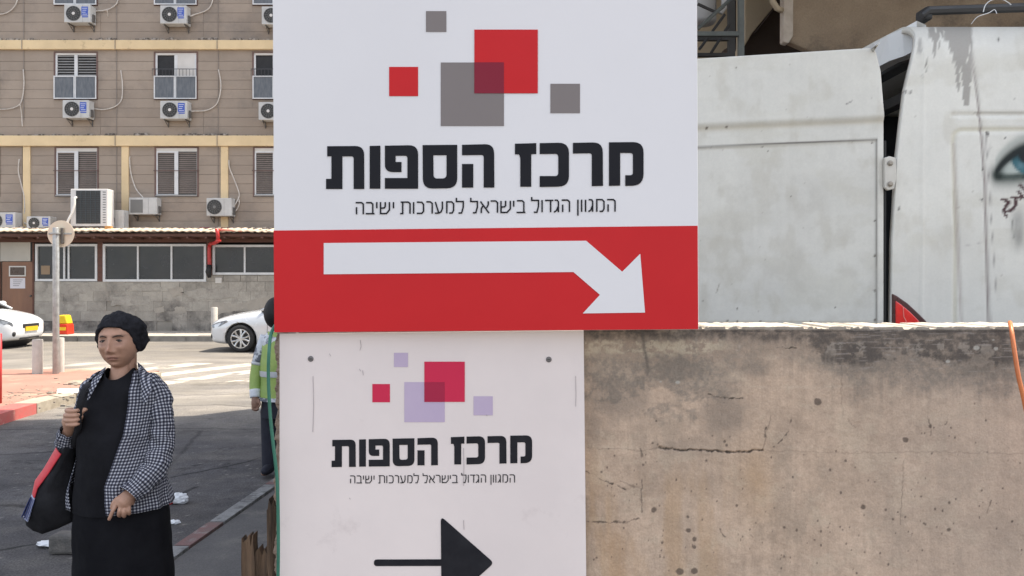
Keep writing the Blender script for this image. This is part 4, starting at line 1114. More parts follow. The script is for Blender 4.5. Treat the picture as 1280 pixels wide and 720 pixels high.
def plank(px0, px1, pt, Y, th, seed, label):
    a = P(px0, 0, Y).x; b = P(px1, 0, Y).x; zt = P(0, pt, Y).z; n = 9; nzz = 14
    rr = random.Random(seed); tops = [zt - abs(rr.gauss(0, .02)) - .01 * (i in (0, n)) for i in range(n + 1)]
    vs = []; 
    for side in (0, 1):
        for j in range(nzz + 1):
            for i in range(n + 1):
                x = a + (b - a) * i / n; z = .0 + (tops[i] - .0) * j / nzz
                w = .010 * mnoise.noise(Vector((x * 40, z * 5, seed + side * 9)))
                vs.append((x + .006 * mnoise.noise(Vector((seed, z * 9, i // 9))), Y + side * th + w, z))
    M1 = (n + 1) * (nzz + 1); fs = []
    for j in range(nzz):
        for i in range(n):
            q = j * (n + 1) + i; fs.append((q, q + 1, q + n + 2, q + n + 1)); fs.append((M1 + q, M1 + q + n + 1, M1 + q + n + 2, M1 + q + 1))
        q = j * (n + 1); fs.append((q, q + n + 1, M1 + q + n + 1, M1 + q)); q += n; fs.append((q, M1 + q, M1 + q + n + 1, q + n + 1))
    q = nzz * (n + 1)
    for i in range(n): fs.append((q + i, q + i + 1, M1 + q + i + 1, M1 + q + i)); fs.append((i, M1 + i, M1 + i + 1, i + 1))
    o = MB().add(vs, fs).build('broken_plank', M_stake); return tag(o, label, 'plank', 'broken wooden planks by the wall end')
plank(334, 349.5, 622, 2.28, .035, 1, 'tallest broken plank, right against the wall end beside the board')
plank(317.5, 334.5, 683, 2.31, .03, 2, 'low middle broken plank between the tallest one and the outer stub')
plank(301, 318, 668, 2.30, .04, 3, 'outer rotten plank stub, leftmost of the broken planks at the wall end')

# ------------------------------------------------------------------ building on the right (casts the big shade)
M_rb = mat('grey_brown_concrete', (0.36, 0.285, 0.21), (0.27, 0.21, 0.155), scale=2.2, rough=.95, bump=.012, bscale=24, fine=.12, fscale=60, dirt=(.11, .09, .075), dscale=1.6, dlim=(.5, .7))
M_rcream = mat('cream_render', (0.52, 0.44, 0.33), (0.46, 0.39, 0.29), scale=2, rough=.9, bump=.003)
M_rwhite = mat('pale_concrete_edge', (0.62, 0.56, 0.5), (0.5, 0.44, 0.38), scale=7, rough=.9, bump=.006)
M_rdark = mat('shaded_concrete', (0.12, 0.095, 0.082), (0.09, 0.07, 0.06), scale=2, rough=.95, bump=.004)  # dark concrete colour with the shade under the overhang painted in
rbld = thing('overhanging_building', 'concrete building overhanging the yard behind the white van', 'building', (3, 10.5, 0))
MB().box(-.3, 9, 3.15, 5.0, 5.6, 9.8).box(-.3, 9, 5.0, 10.7, 5.62, 18).build('upper_floors', M_rb, rbld)
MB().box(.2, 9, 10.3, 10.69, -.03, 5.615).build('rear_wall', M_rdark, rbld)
MB().box(8.6, 9, 5.0, 10.29, -.03, 5.61).build('side_wall', M_rb, rbld)
# added unseen end block, shaped so its shadow juts out right of street shade
MB().prism([(-.3, 10.705, 0), (-.3, 11.6, 0), (-.3, 11.6, 5.6), (-.3, 10.705, 8.0)], (.9, 0, 0)).build('added_shadow_block', M_rb, rbld)
Yb = 7.9
def q3(lst, Y): return [P(a, b, Y) for a, b in lst]
MB().prism(q3([(981, -80), (1420, -80), (1420, 70), (1150, 90), (1018, 66), (984, 51)], Yb), (0, .12, 0)).build('balcony_slab', M_rb, rbld, bevel=.02)
MB().prism(q3([(979.5, -80), (992, -80), (992, 44), (986, 54), (979, 52)], Yb - .015), (0, .11, 0)).build('balcony_edge', M_rwhite, rbld, bevel=.012)
MB().prism(q3([(931, -80), (990, -80), (968, 8), (958, 20), (940, 42), (926, 66), (931, 50)], 8.9), (0, .35, 0)).build('stair_flank', M_rcream, rbld, bevel=.01)
MB().prism(q3([(905, 62), (945, 40), (1000, -30), (1060, -30), (1060, 90), (905, 90)], 9.3), (0, .3, 0)).build('stair_underside', M_rdark, rbld)  # upright dark sheet standing in for the shade under the stair
MB().tube([P(964, -30, 7.8), P(966, 2, 7.8), P(971, 10, 7.8), P(977, 13, 7.85)], .03, 10).build('drain_pipe', M_rcream, rbld, smooth=True)
# steel frame with tank
M_stl = mat('grey_green_steel', (0.14, 0.155, 0.15), (0.10, 0.112, 0.11), scale=6, rough=.6, metal=.2, dirt=(.2, .12, .08), dscale=8, dlim=(.62, .75))
M_stl2 = mat('dark_steel', (0.035, 0.035, 0.037), rough=.6)
Ys = 7.2
t = thing('steel_frame', 'grey green steel bracket frame between the big sign and the cream stair flank', 'frame', P(900, 100, Ys))
MB().pbox(924, 930.5, -60, 90, Ys, .06).build('post', M_stl, t)
MB().pbox(911, 919, -60, 90, Ys + .5, .06).build('post', M_stl2, t)
MB().pbox(800, 923.8, 39, 44.5, Ys + .002, .05).build('bar', M_stl, t)
MB().pbox(800, 911, 66, 70, Ys + .45, .05).build('bar', M_stl2, t)
MB().pbox(800, 911, 46, 50, Ys + .45, .05).build('bar', M_stl2, t)
for pts, m in (([(872, 36), (926, -12)], M_stl), ([(874, 62), (906, 18)], M_stl2), ([(889, 66), (912, 30)], M_stl2), ([(872, 5), (896, 16), (905, 8)], M_stl2)):
    MB().tube(q3(pts, Ys + .12 if m is M_stl else Ys + .3), .018 if m is M_stl else .014, 6).build('brace', m, t)
t = thing('water_tank', 'grey white cylinder tank behind the steel frame', 'tank', P(880, 40, 8))
a = P(880, 30, 8)
MB().lathe((a.x - .02, 8, a.z), (0, 0, 1), [(.12, 0), (.14, .03), (.14, 1.0)], 24).build('body', mat('tank_grey', (.4, .41, .43), rough=.5), t, smooth=True)
MB().tube(q3([(906, -40), (905, 10), (900, 16)], 7.9), .03, 8).build('white_pipe', M_alu, t, smooth=True)
MB().box(1.6, 2.62, 9.6, 9.9, 3.4, 5.6).build('back_panel', M_rcream, rbld)

# ------------------------------------------------------------------ white van
M_vr = mat('van_rubber', (.02, .02, .02), rough=.7)
M_tyre = mat('tyre_rubber', (.018, .018, .019), rough=.8)
M_rim = mat('alloy', (.55, .56, .57), rough=.3, metal=.8)
M_lamp = mat('lamp_red', (.80, .018, .018), (.62, .012, .014), scale=20, rough=.15, coat=1)
M_lampd = mat('lamp_dark', (.06, .012, .012), rough=.3)
M_van = mat('van_paint', (0.98, 0.98, 0.98), (1.03, 1.03, 1.02), scale=2.2, rough=.5, attr='paint', bump=.0004, bscale=14, coat=0, spec=.22, fine=.03, fscale=90)
YV, WV = 3.6, 1.95
def zpy(py, Y=YV): return HC - (py - HORIZ) * Y / 1000
def rear_x(z):
    pts = [(0.3, 1.70), (zpy(408), 1.706), (zpy(300), 1.712), (zpy(200), 1.737), (zpy(150), 1.762), (zpy(110), 1.785), (zpy(60), 1.835), (zpy(30), 1.875), (3.1, 1.90)]
    for (a, b), (c, d) in zip(pts[:-1], pts[1:]):
        if z <= c: return b + (d - b) * (z - a) / (c - a)
    return 1.86
# half profile: (inward offset, z)
prof = [(0.06, .42), (0.0, .55), (0.0, 1.2)]
zz_ = 1.2 + .008
while zz_ < 2.66: prof.append((0.045 * max(0, (zz_ - 1.9) / .8) ** 1.6, zz_)); zz_ += .009
o0, z0 = prof[-1]
for k_ in range(1, 19):
    a = k_ / 18 * math.pi / 2
    prof.append((o0 + .26 * (1 - math.cos(a)), z0 + .265 * math.sin(a)))
for q in range(1, 8): prof.append((o0 + .26 + (WV / 2 - o0 - .26) * q / 7, z0 + .265 + .03 * math.sin(q / 7 * math.pi / 2)))
far = [(o_, z_) for i, (o_, z_) in enumerate(prof) if i < 3 or i % 12 == 0 or z_ > 2.6][::-1][1:]
stx = [0, .004, .012]; x_ = .02
while x_ < 1.35: stx.append(x_); x_ += .0085
stx += [1.5, 2.0, 2.5, 3.0, 3.5, 3.8]
rows2 = []
for s_ in stx:
    r_ = []
    for o_, z_ in prof: r_.append((s_, YV + o_, z_))
    for o_, z_ in far: r_.append((s_, YV + WV - o_, z_))
    rows2.append(r_)
def nose(u, row):
    out = []
    zm = 2.95 - 1.45 * min(1, u / .55) ** 1.1 if u < .62 else 1.42 - .35 * (u - .62) / .38
    for (s_, y, z) in row:
        z2 = z if z < 1.0 else 1.0 + (z - 1.0) * (zm - 1.0) / 1.95
        yc = YV + WV / 2; y2 = yc + (y - yc) * (1 - .12 * u ** 2)
        out.append((3.8 + 1.9 * u, y2, z2))
    return out
for u in (.05, .15, .3, .45, .55, .65, .85, .97, 1.0): rows2.append(nose(u, rows2[len(stx) - 1]))
n_ = len(rows2[0]); V = []
for ri, r_ in enumerate(rows2):
    for (s_, y, z) in r_:
        rx = rear_x(z); f = max(0, 1 - s_ / 1.3) if s_ < 1.3 else 0
        V.append(((rx if s_ < 1.3 else 1.75) * (1 if s_ >= 1.3 else f) + (1.75 * (1 - f) if s_ < 1.3 else 0) + s_ - (0 if s_ >= 1.3 else 0), y, z))
V = np.array(V)
pxv = 640 + 1000 * V[:, 0] / V[:, 1]; pyv = HORIZ - (V[:, 2] - HC) * 1000 / V[:, 1]
near = V[:, 1] < YV + .35
# pressed features of the side
def ln(pts, w):
    return np.clip(1 - segdist(pxv, pyv, pts) / w, 0, 1)
d = np.zeros(len(V))
d += .004 * ln([(1155, 60), (1153, 200), (1152, 420)], 3) * -1
d += .010 * sst(0, 1, ln([(1191, 143.5), (1400, 143.5)], 4.5))
d += .007 * sst(0, 1, ln([(1192, 600), (1195, 280), (1191.5, 180), (1193, 168), (1200, 163), (1400, 162)], 5))
seam = ln([(1212, -20), (1214, 60), (1223, 130), (1227, 170), (1231, 230), (1236, 420)], 2.6)
d += .004 * ln([(1212, -20), (1214, 60), (1223, 130), (1227, 170), (1231, 230), (1236, 420)], 3.5)
d += .006 * ln([(1202, 420), (1198, 330), (1193, 240)], 3)
out_ = sst(152, 156, pyv) * 0
V[:, 1] += np.where(near, d, 0)
me = bpy.data.meshes.new('body')
nr = len(rows2)
idx = np.arange(nr * n_).reshape(nr, n_)
F = np.stack([idx[:-1, :-1], idx[1:, :-1], idx[1:, 1:], idx[:-1, 1:]], -1).reshape(-1, 4).tolist()
F.append([int(q) for q in idx[-1]])
van = thing('white_van', 'white high roof panel van with painted eye, grey peeling patch and open rear door', 'van', (4.4, YV + WV / 2, .12))
vo = np.array(wloc(van)); me.from_pydata((V - vo).tolist(), [], F); me.materials.append(M_van)
me.polygons.foreach_set('use_smooth', [True] * len(me.polygons))
vb = bpy.data.objects.new('body', me); COL.objects.link(vb); vb.parent = van
md = vb.modifiers.new('thick', 'SOLIDIFY'); md.thickness = .03; md.offset = -1
b_ = bmesh.new(); b_.from_mesh(me); bmesh.ops.recalc_face_normals(b_, faces=b_.faces)
b_.faces.ensure_lookup_table()
b_.to_mesh(me); b_.free()
def van_paint(px, py, x, z, door=False):
    n = fbm(px / 60, py / 60, 2); n2 = fbm(px / 8, py / 8, 6)
    c = np.tile(np.array([0.64, 0.63, 0.585]), (len(px), 1)) * (.92 + .16 * n)[:, None] * (.975 + .05 * fbm(px / 4, py / 90, 31, 4))[:, None] * (.97 + .06 * n2)[:, None]
    sp_ = (fbm(px / 1.6, py / 1.6, 37, 2) > .93) * .35
    c = mixc(c, (.54, .52, .45), sst(.5, .7, fbm(px / 50, py / 25, 9)) * .35)
    c = mixc(c, (.25, .22, .18), sp_)
    c = mixc(c, (.46, .43, .36), sst(.58, .78, fbm(px / 22, py / 34, 33, 5)) * .3)
    return c, n, n2
c, n, n2 = van_paint(pxv, pyv, V[:, 0], V[:, 2])
c = mixc(c, (.56, .535, .44), sst(0, 1, ln([(1192, 600), (1195, 280), (1191.5, 180), (1193, 168), (1200, 162), (1400, 160)], 5)) * .8)
c = mixc(c, (.40, .33, .31), ln([(1193, 180), (1196, 260), (1203, 430)], 2.2) * .55)
c = mixc(c, (.16, .12, .12), seam * .8 * (.6 + .4 * sst(60, 140, pyv)))
c = mixc(c, (.05, .05, .05), ln([(1218, 141.5), (1400, 141.5)], 1.2) * .85)
# smoother grey where the paint has peeled
wxx = pxv + 3 * (fbm(pxv / 5, pyv / 9, 61, 4) - .5)
lowb = 52 + 24 * sst(1176, 1192, wxx) * (1 - sst(1206, 1212, wxx) * 0) + 10 * sst(1193, 1198, wxx) + 20 * sst(1199, 1204, wxx)
dr = fbm(pxv / 4.5, pyv / 60, 71, 3); lowb = 40 + (34 + 48 * sst(1180, 1204, wxx)) * sst(.15, .60, dr) + 10 * sst(1200, 1206, wxx)
pk = sst(1158, 1162, wxx) * (1 - sst(1214, 1217, wxx)) * sst(27, 30, pyv) * (1 - sst(lowb - 1, lowb + 1, pyv))
gaps = sst(.62, .66, fbm(pxv / 5, pyv / 14, 73, 3)) * (1 - sst(1178, 1186, pxv))
c = mixc(c, (.34, .325, .30), pk * (1 - gaps))
c = mixc(c, (.52, .54, .56), sst(1160, 1163, pxv) * (1 - sst(1213, 1215, pxv)) * (1 - sst(27, 33, pyv)) * .8)
c = mixc(c, (.36, .35, .33), (sst(1146, 1148, wxx) * (1 - sst(1151, 1153, wxx)) * sst(48, 50, pyv) * (1 - sst(66, 70, pyv))) * .9)
c = mixc(c, (.36, .36, .35), (1 - sst(6, 8, np.hypot(wxx - 1242, (pyv - 24) * 1.1))) * .8)
for a, b, r in ((1133, 115, 1.6), (1138, 115, 1.4), (1159, 85, 1.4), (1248, 50, 1.8), (1227, 250, 1.6), (1228.5, 211, 1.6), (1124, 261, 1.5), (1269, 123, 1), (1234, 167, 2.4), (1256, 172, 1), (1240, 185, .8), (1152, 96, 1)):
    c = mixc(c, (.06, .055, .05), (1 - sst(r - .6, r + .4, np.hypot(wxx - a, (pyv - b) * .7))) * .85)
c = mixc(c, (.12, .11, .1), ln([(1158, 74), (1157, 90)], 1.3) * .9); c = mixc(c, (.12, .11, .1), ln([(1129, 114), (1139, 116)], 1.2) * .8)
# framed panel behind the mural
fr = np.maximum(ln([(1232.5, 168), (1238, 260), (1246, 375), (1300, 376)], 1.0), 0)
c = mixc(c, (.2, .18, .18), fr * .7); c = mixc(c, (.3, .28, .27), ln([(1236, 170), (1240, 260)], 1) * .3)
c = mixc(c, (.38, .36, .35), ln([(1202, 308), (1220, 305), (1232, 302)], .8) * .6); c = mixc(c, (.4, .36, .35), ln([(1232, 170), (1234, 300), (1240, 420)], 1.) * .5)
# mural: an airbrushed eye, its corner at the left
ex, ey = 1291.0, 210.0
u = (pxv - ex) / 47.0; w_ = np.clip(1 - u * u, 0, None)
tilt = 9 * np.clip(-u, 0, 1)
up = ey - 27 * w_ ** .75 + tilt; lw = ey + 7 * w_ ** .6 + tilt * .9
inside = (np.abs(u) < 1)
dist = np.hypot(np.clip(np.abs(u) - 1, 0, 9) * 47, np.where(pyv < up, up - pyv, np.where(pyv > lw, pyv - lw, 0)))
halo = np.exp(-(dist / 12.5) ** 2) * sst(1235, 1243, pxv)
c = mixc(c, (.045, .068, .058), halo * .93)
c = mixc(c, (.30, .34, .32), np.exp(-((pyv - (up - 15)) / 5) ** 2) * inside * .5)
ins = inside & (pyv > up + 1) & (pyv < lw)
c = mixc(c, (.40, .44, .41), ins * sst(0, 6, np.minimum(pyv - up, lw - pyv)))
c = mixc(c, (.10, .13, .12), ins * sst(1262, 1246, pxv) * .6)
ri = np.hypot((pxv - 1288), (pyv - 194))
iris = ins * (1 - sst(23, 27, ri))
cir = np.array([.03, .11, .135]) * (0.6 + .9 * fbm(np.arctan2(pyv - 194, pxv - 1288) * 9, ri / 9, 14))[:, None]
c = c * (1 - iris[:, None]) + cir * iris[:, None]
c = mixc(c, (.12, .22, .26), ins * np.exp(-(np.hypot(pxv - 1276, pyv - 207) / 5) ** 2) * .7)
c = mixc(c, (.006, .008, .010), ins * (1 - sst(9, 14, np.hypot(pxv - 1284, pyv - 193))))
lash = np.exp(-((pyv - up) / 6.5) ** 2) * inside; c = mixc(c, (.006, .010, .010), np.clip(lash * 1.25, 0, 1) * .98)
lashl = np.exp(-((pyv - lw - 2) / 3.2) ** 2) * inside * (.45 + .55 * sst(.35, .6, fbm(pxv / 2.2, pyv / 6, 19, 2))); c = mixc(c, (.015, .028, .024), lashl * .95)
corner = np.exp(-(np.hypot((pxv - 1248) / 7, (pyv - 219) / 6)) ** 2); c = mixc(c, (.008, .015, .012), corner * .95)
# hand written marks under the eye
ink = (.045, .01, .015)
for pts, w in (([(1253, 249), (1259, 251), (1262, 253), (1258, 257), (1255, 262), (1256, 268), (1258, 270)], 1.9), ([(1265, 247), (1271, 247), (1276, 248)], 1.5), ([(1269, 248), (1270, 255), (1266, 262), (1260, 264)], 1.9),
               ([(1273, 239), (1279, 246), (1283, 248)], 1.8), ([(1275, 231), (1281, 237), (1288, 246)], 1.8), ([(1289, 240), (1296, 262)], 2), ([(1300, 238), (1308, 244), (1304, 262)], 2)):
    c = mixc(c, ink, sst(0, .5, ln(pts, w * 1.35)) * .97)
sm = np.exp(-((pxv - 1273) / 9) ** 2) * sst(252, 275, pyv) * (1 - sst(295, 325, pyv)) * (.4 + fbm(pxv / 2, pyv / 40, 29)); c = mixc(c, (.12, .12, .12), sm * .6)
c = mixc(c, (.1, .1, .1), ln([(1265, 275), (1267, 298)], 1.6) * .6)
color_attr(vb, c)
# interior lining
M_vin = mat('van_interior', (0.03, 0.032, 0.035), (0.018, 0.02, 0.022), scale=4, rough=.8)
k = MB()
k.box(1.9, 5.0, YV + WV - .16, YV + WV - .12, .6, 2.8).box(4.9, 4.95, YV + .1, YV + WV - .16, .6, 2.8).box(1.8, 4.9, YV + .1, YV + WV - .16, .55, .6)
k.build('interior_lining', M_vin, van)
k = MB()
for i in range(6): k.box(1.95 + i * .42, 2.03 + i * .42, YV + .12, YV + WV - .17, 2.78, 2.84)
k.build('roof_rib', mat('roof_rib', (.09, .095, .1), rough=.6), van)
# rear door opened along the side
M_vd = M_van
def dY(x): return 3.60 + (1.68 - x) * .235
def dxr(z):
    py = HORIZ - (z - HC) * 1000 / 3.61
    for (a, b), (c_, d_) in zip([(30, 1090), (60, 1091), (66, 1094.5), (90, 1100), (150, 1105), (600, 1105)][:-1], [(30, 1090), (60, 1091), (66, 1094.5), (90, 1100), (150, 1105), (600, 1105)][1:]):
        if py <= c_: return ((b + (d_ - b) * (py - a) / (c_ - a)) - 640) / 1000 * 3.6
    return (1105 - 640) / 1000 * 3.6
nx_, nz_ = 150, 330; ZT = zpy(60.5, 3.61); dv = []
for j in range(nz_ + 1):
    z = .55 + (ZT - .55) * j / nz_
    xr = dxr(z)
    for i in range(nx_ + 1):
        x = .80 + (xr - .80) * i / nx_
        dv.append((x, dY(x), z + (.0 if j < nz_ else -.02 * max(0, (i / nx_ - .985) / .015))))
dv = np.array(dv)
pxv = 640 + 1000 * dv[:, 0] / dv[:, 1]; pyv = HORIZ - (dv[:, 2] - HC) * 1000 / dv[:, 1]
lnd = lambda pts, w: np.clip(1 - segdist(pxv, pyv, pts) / w, 0, 1)
d = -.018 * sst(164, 157, pyv) * 0
crease = 160 + (pxv - 872) * -.045
d += -.012 * (1 - sst(-6, 3, pyv - crease))        # upper part stands a little proud
inner = sst(0, 2.5, pyv - (184.5 + (pxv - 872) * -.045)) * (1 - sst(1094.5, 1096.5, pxv))
d += .006 * inner - .010 * inner * 0
d += .004 * sst(1098, 1104, pxv)
dv[:, 1] += d
idx = np.arange(len(dv)).reshape(nz_ + 1, nx_ + 1)
F = np.stack([idx[:-1, :-1], idx[:-1, 1:], idx[1:, 1:], idx[1:, :-1]], -1).reshape(-1, 4).tolist()
me = bpy.data.meshes.new('rear_door'); me.from_pydata((dv - vo).tolist(), [], F); me.materials.append(M_van)
vd = bpy.data.objects.new('rear_door', me); COL.objects.link(vd); vd.parent = van
me.polygons.foreach_set('use_smooth', [True] * len(me.polygons))
md = vd.modifiers.new('thick', 'SOLIDIFY'); md.thickness = .045; md.offset = -1
c, n, n2 = van_paint(pxv, pyv, dv[:, 0], dv[:, 2])
c = mixc(c, (.50, .455, .36), np.exp(-((pyv - crease - 2) / 3.5) ** 2) * .6)
il = np.exp(-((pyv - (184 + (pxv - 872) * -.045)) / 1.0) ** 2) * (pxv < 1096); c = mixc(c, (.07, .06, .06), il * .85)
ir = np.exp(-((pxv - 1095.5) / .9) ** 2) * (pyv > 174); c = mixc(c, (.10, .09, .08), ir * .8)
bl = np.exp(-((pyv - 402.5) / 1.2) ** 2); c = mixc(c, (.45, .40, .3), bl * .6)
for a, b, r in [(1091, 178, 1.2), (1094, 276, 1.5), (1094, 320, 1.6), (1094, 363, 1.6), (1094, 400, 1.5), (883, 160, 1.8), (908, 159, 1.5), (919, 86, 1), (953, 183, 1), (989, 245, 1), (960, 189, .8), (879, 376, 1.2), (910, 401, 1.4), (922, 402, 1.5), (951, 402, 1.2), (1014, 402, 1.4), (922, 386, 1.1), (1045, 384, 1.1)]:
    c = mixc(c, (.10, .08, .06), (1 - sst(r - .5, r + .5, np.hypot(pxv - a, pyv - b))) * .9)
c = mixc(c, (.12, .1, .1), lnd([(1056, 131), (1060, 129), (1064, 127)], 1.0) * .9); c = mixc(c, (.2, .16, .12), lnd([(900, 354), (896, 366)], 1.0) * .7)
dust = sst(.5, .75, fbm(pxv / 20, pyv / 20, 87)); c = mixc(c, (.50, .48, .43), dust * .35 * sst(200, 240, pyv))
color_attr(vd, c)
k = MB(); k.tube([P(1106, 176, 3.62), P(1106, 300, 3.62), P(1106, 420, 3.62)], .006, 6); k.build('door_seal', M_vr, vd)
M_hinge = mat('hinge_white', (.6, .58, .53), (.5, .48, .43), scale=12, rough=.5)
hz = lambda py: P(0, py, 3.585).z
hx = lambda px: P(px, 0, 3.585).x
k = MB().prism([(hx(1106), 3.585, hz(197)), (hx(1112), 3.585, hz(195)), (hx(1120), 3.585, hz(197)), (hx(1121), 3.585, hz(222)), (hx(1118), 3.585, hz(236)), (hx(1110), 3.585, hz(238)), (hx(1106), 3.585, hz(234))], (0, .02, 0)).build('hinge', M_hinge, van, bevel=.004)
for py in (204, 230): MB().lathe((hx(1112.5), 3.583, hz(py)), (0, -1, 0), [(.012, 0), (.012, .004), (.006, .008)], 12).build('hinge_bolt', mat('hinge_bolt', (.3, .27, .23), rough=.5, metal=.4), van)
MB().prism([(hx(1106), 3.585, hz(320)) for _ in range(0)] or [(hx(1106), 3.59, hz(520)), (hx(1112), 3.59, hz(520)), (hx(1112), 3.59, hz(560)), (hx(1106), 3.59, hz(560))], (0, .02, 0)).build('hinge', M_hinge, van, bevel=.004)
# tail light
tl = [(1116.2, 367), (1122, 370), (1135, 379), (1148, 391), (1158, 401), (1163, 409), (1168, 430), (1168, 520), (1116, 520)]
k = MB().prism([P(a, b, YV - .012) for a, b in tl], (0, .03, 0)).build('tail_light', M_lampd, van, bevel=.006)
tl2 = [(1120, 376), (1126, 380), (1137, 389), (1148, 400), (1155, 410), (1160, 430), (1160, 515), (1121, 515)]
MB().prism([P(a, b, YV - .018) for a, b in tl2], (0, .01, 0)).build('lens', M_lamp, k, bevel=.004)
kk = MB()
for pts in ([(1129, 384), (1129.8, 396), (1133, 402)], [(1131, 403), (1146, 404)]):
    for (a, b), (c_, d_) in zip(pts[:-1], pts[1:]): kk.tube([P(a, b, YV - .0185), P(c_, d_, YV - .0185)], .0022, 5)
kk.build('reflector_edge', mat('lamp_pink', (.8, .25, .22), rough=.2), k)
# roof header seen through the opening, roof rack rail
k = MB()
pts = [P(1146, 26, 3.82), P(1128, 36, 3.86), P(1110, 44, 3.92), P(1093, 54, 4.0), P(1084, 60, 4.08), P(1070, 74, 4.2), P(1050, 100, 4.4)]
lo_ = [P(1146, 62, 3.82), P(1130, 70, 3.86), P(1112, 76, 3.92), P(1097, 84, 4.0), P(1085, 92, 4.08), P(1070, 100, 4.2), P(1050, 122, 4.4)]
vs = pts + lo_ + [p + Vector((.06, .03, -.01)) for p in pts] + [p + Vector((.06, .03, 0)) for p in lo_]
fs = []
for i in range(6): fs += [(i, i + 1, 8 + i, 7 + i), (14 + i, 21 + i, 22 + i, 15 + i), (i, 14 + i, 15 + i, i + 1), (7 + i, 8 + i, 22 + i, 21 + i)]
M_vw = mat('van_white', (.62, .63, .63), (.58, .59, .59), scale=4, rough=.35, coat=.2)
k.add(vs, fs); k.build('roof_header', M_vw, van, smooth=False)
MB().tube([P(1152, 19.5, 3.86), P(1160, 13.5, 3.86), P(1280, 9.5, 3.88), P(1700, 4, 3.9)], [.016, .022, .023, .023], 8).build('roof_rail', mat('rail_black', (.03, .031, .033), rough=.5), van)
MB().box(P(1150, 0, 3.9).x, P(1160, 0, 3.9).x, 3.85, 3.95, P(0, 28, 3.9).z, P(0, 12, 3.9).z).build('rail_foot', M_vr, van, bevel=.01)
MB().tube(smooth_path([P(1214, 30, 3.72), P(1222, 21, 3.7), P(1236, 16, 3.72), P(1243, 12, 3.74), P(1246, 17, 3.72)]) , .0018, 5).tube(smooth_path([P(1229, 15, 3.8), P(1232, 6, 3.8), P(1240, 0, 3.8), P(1252, -1, 3.8), P(1260, 3, 3.8), P(1264, 6, 3.8)]), .0022, 5).build('wire', M_alu, van)
def wheel(c, R, w, m_t, m_r, parent, side=-1, name='wheel', spokes=10):
    """axle along y; side -1 = outer face towards -y"""
    t = MB().lathe((c[0], c[1], c[2]), (0, side, 0), [(R * .62, -w / 2), (R * .95, -w / 2), (R, -w * .3), (R, w * .3), (R * .95, w / 2), (R * .72, w / 2 + .003), (R * .66, w * .42)], 40).build(name, m_t, parent, smooth=True)
    y0 = c[1] + side * w * .42
    k = MB(); n = 40
    k.lathe((c[0], y0, c[2]), (0, side, 0), [(R * .70, -.02), (R * .70, .012), (R * .64, .012), (R * .64, -.06)], n)
    k.build('rim', m_r, t)
    MB().lathe((c[0], y0, c[2]), (0, side, 0), [(R * .62, -.09), (R * .62, -.055)], 32).build('brake_disc', M_vr, t)
    k = MB()
    for i in range(spokes):
        a = 2 * math.pi * (i // 2) / (spokes / 2) + (.2 if i % 2 else -.2)
        a2 = 2 * math.pi * (i // 2) / (spokes / 2) + (.30 if i % 2 else -.30)
        u1 = Vector((math.cos(a), 0, math.sin(a))); u2 = Vector((math.cos(a2), 0, math.sin(a2)))
        C_ = Vector((c[0], y0 + side * .0, c[2])); k.tube([C_ + u1 * R * .1 , C_ + u1 * R * .38 + Vector((0, side * .008, 0)), C_ + u2 * R * .67], [.026, .02, .026], 6)
    k.lathe((c[0], y0, c[2]), (0, side, 0), [(R * .17, -.02), (R * .17, .015), (R * .1, .02)], 16)
    k.build('spoke', m_r, t)
    return t
for wx in (2.75, 6.0):
    wheel((wx, YV + .13, .12 + .34), .34, .22, M_tyre, M_rim, van, -1); wheel((wx, YV + WV - .13, .12 + .34), .34, .22, M_tyre, M_rim, van, 1)
MB().prism([(6.05, YV + .2, 2.2), (6.05, YV + WV - .2, 2.2), (6.62, YV + WV - .25, 1.6), (6.62, YV + .25, 1.6)], (.03, 0, .04)).build('windscreen', M_glassd, van)
MB().box(7.40, 7.52, YV + .15, YV + WV - .15, .45, .8).build('front_bumper', M_vr, van, bevel=.03)
MB().box(1.2, 9, 2.5, 10.2, -.03, .12).build('yard', M_rpave, kind='structure')

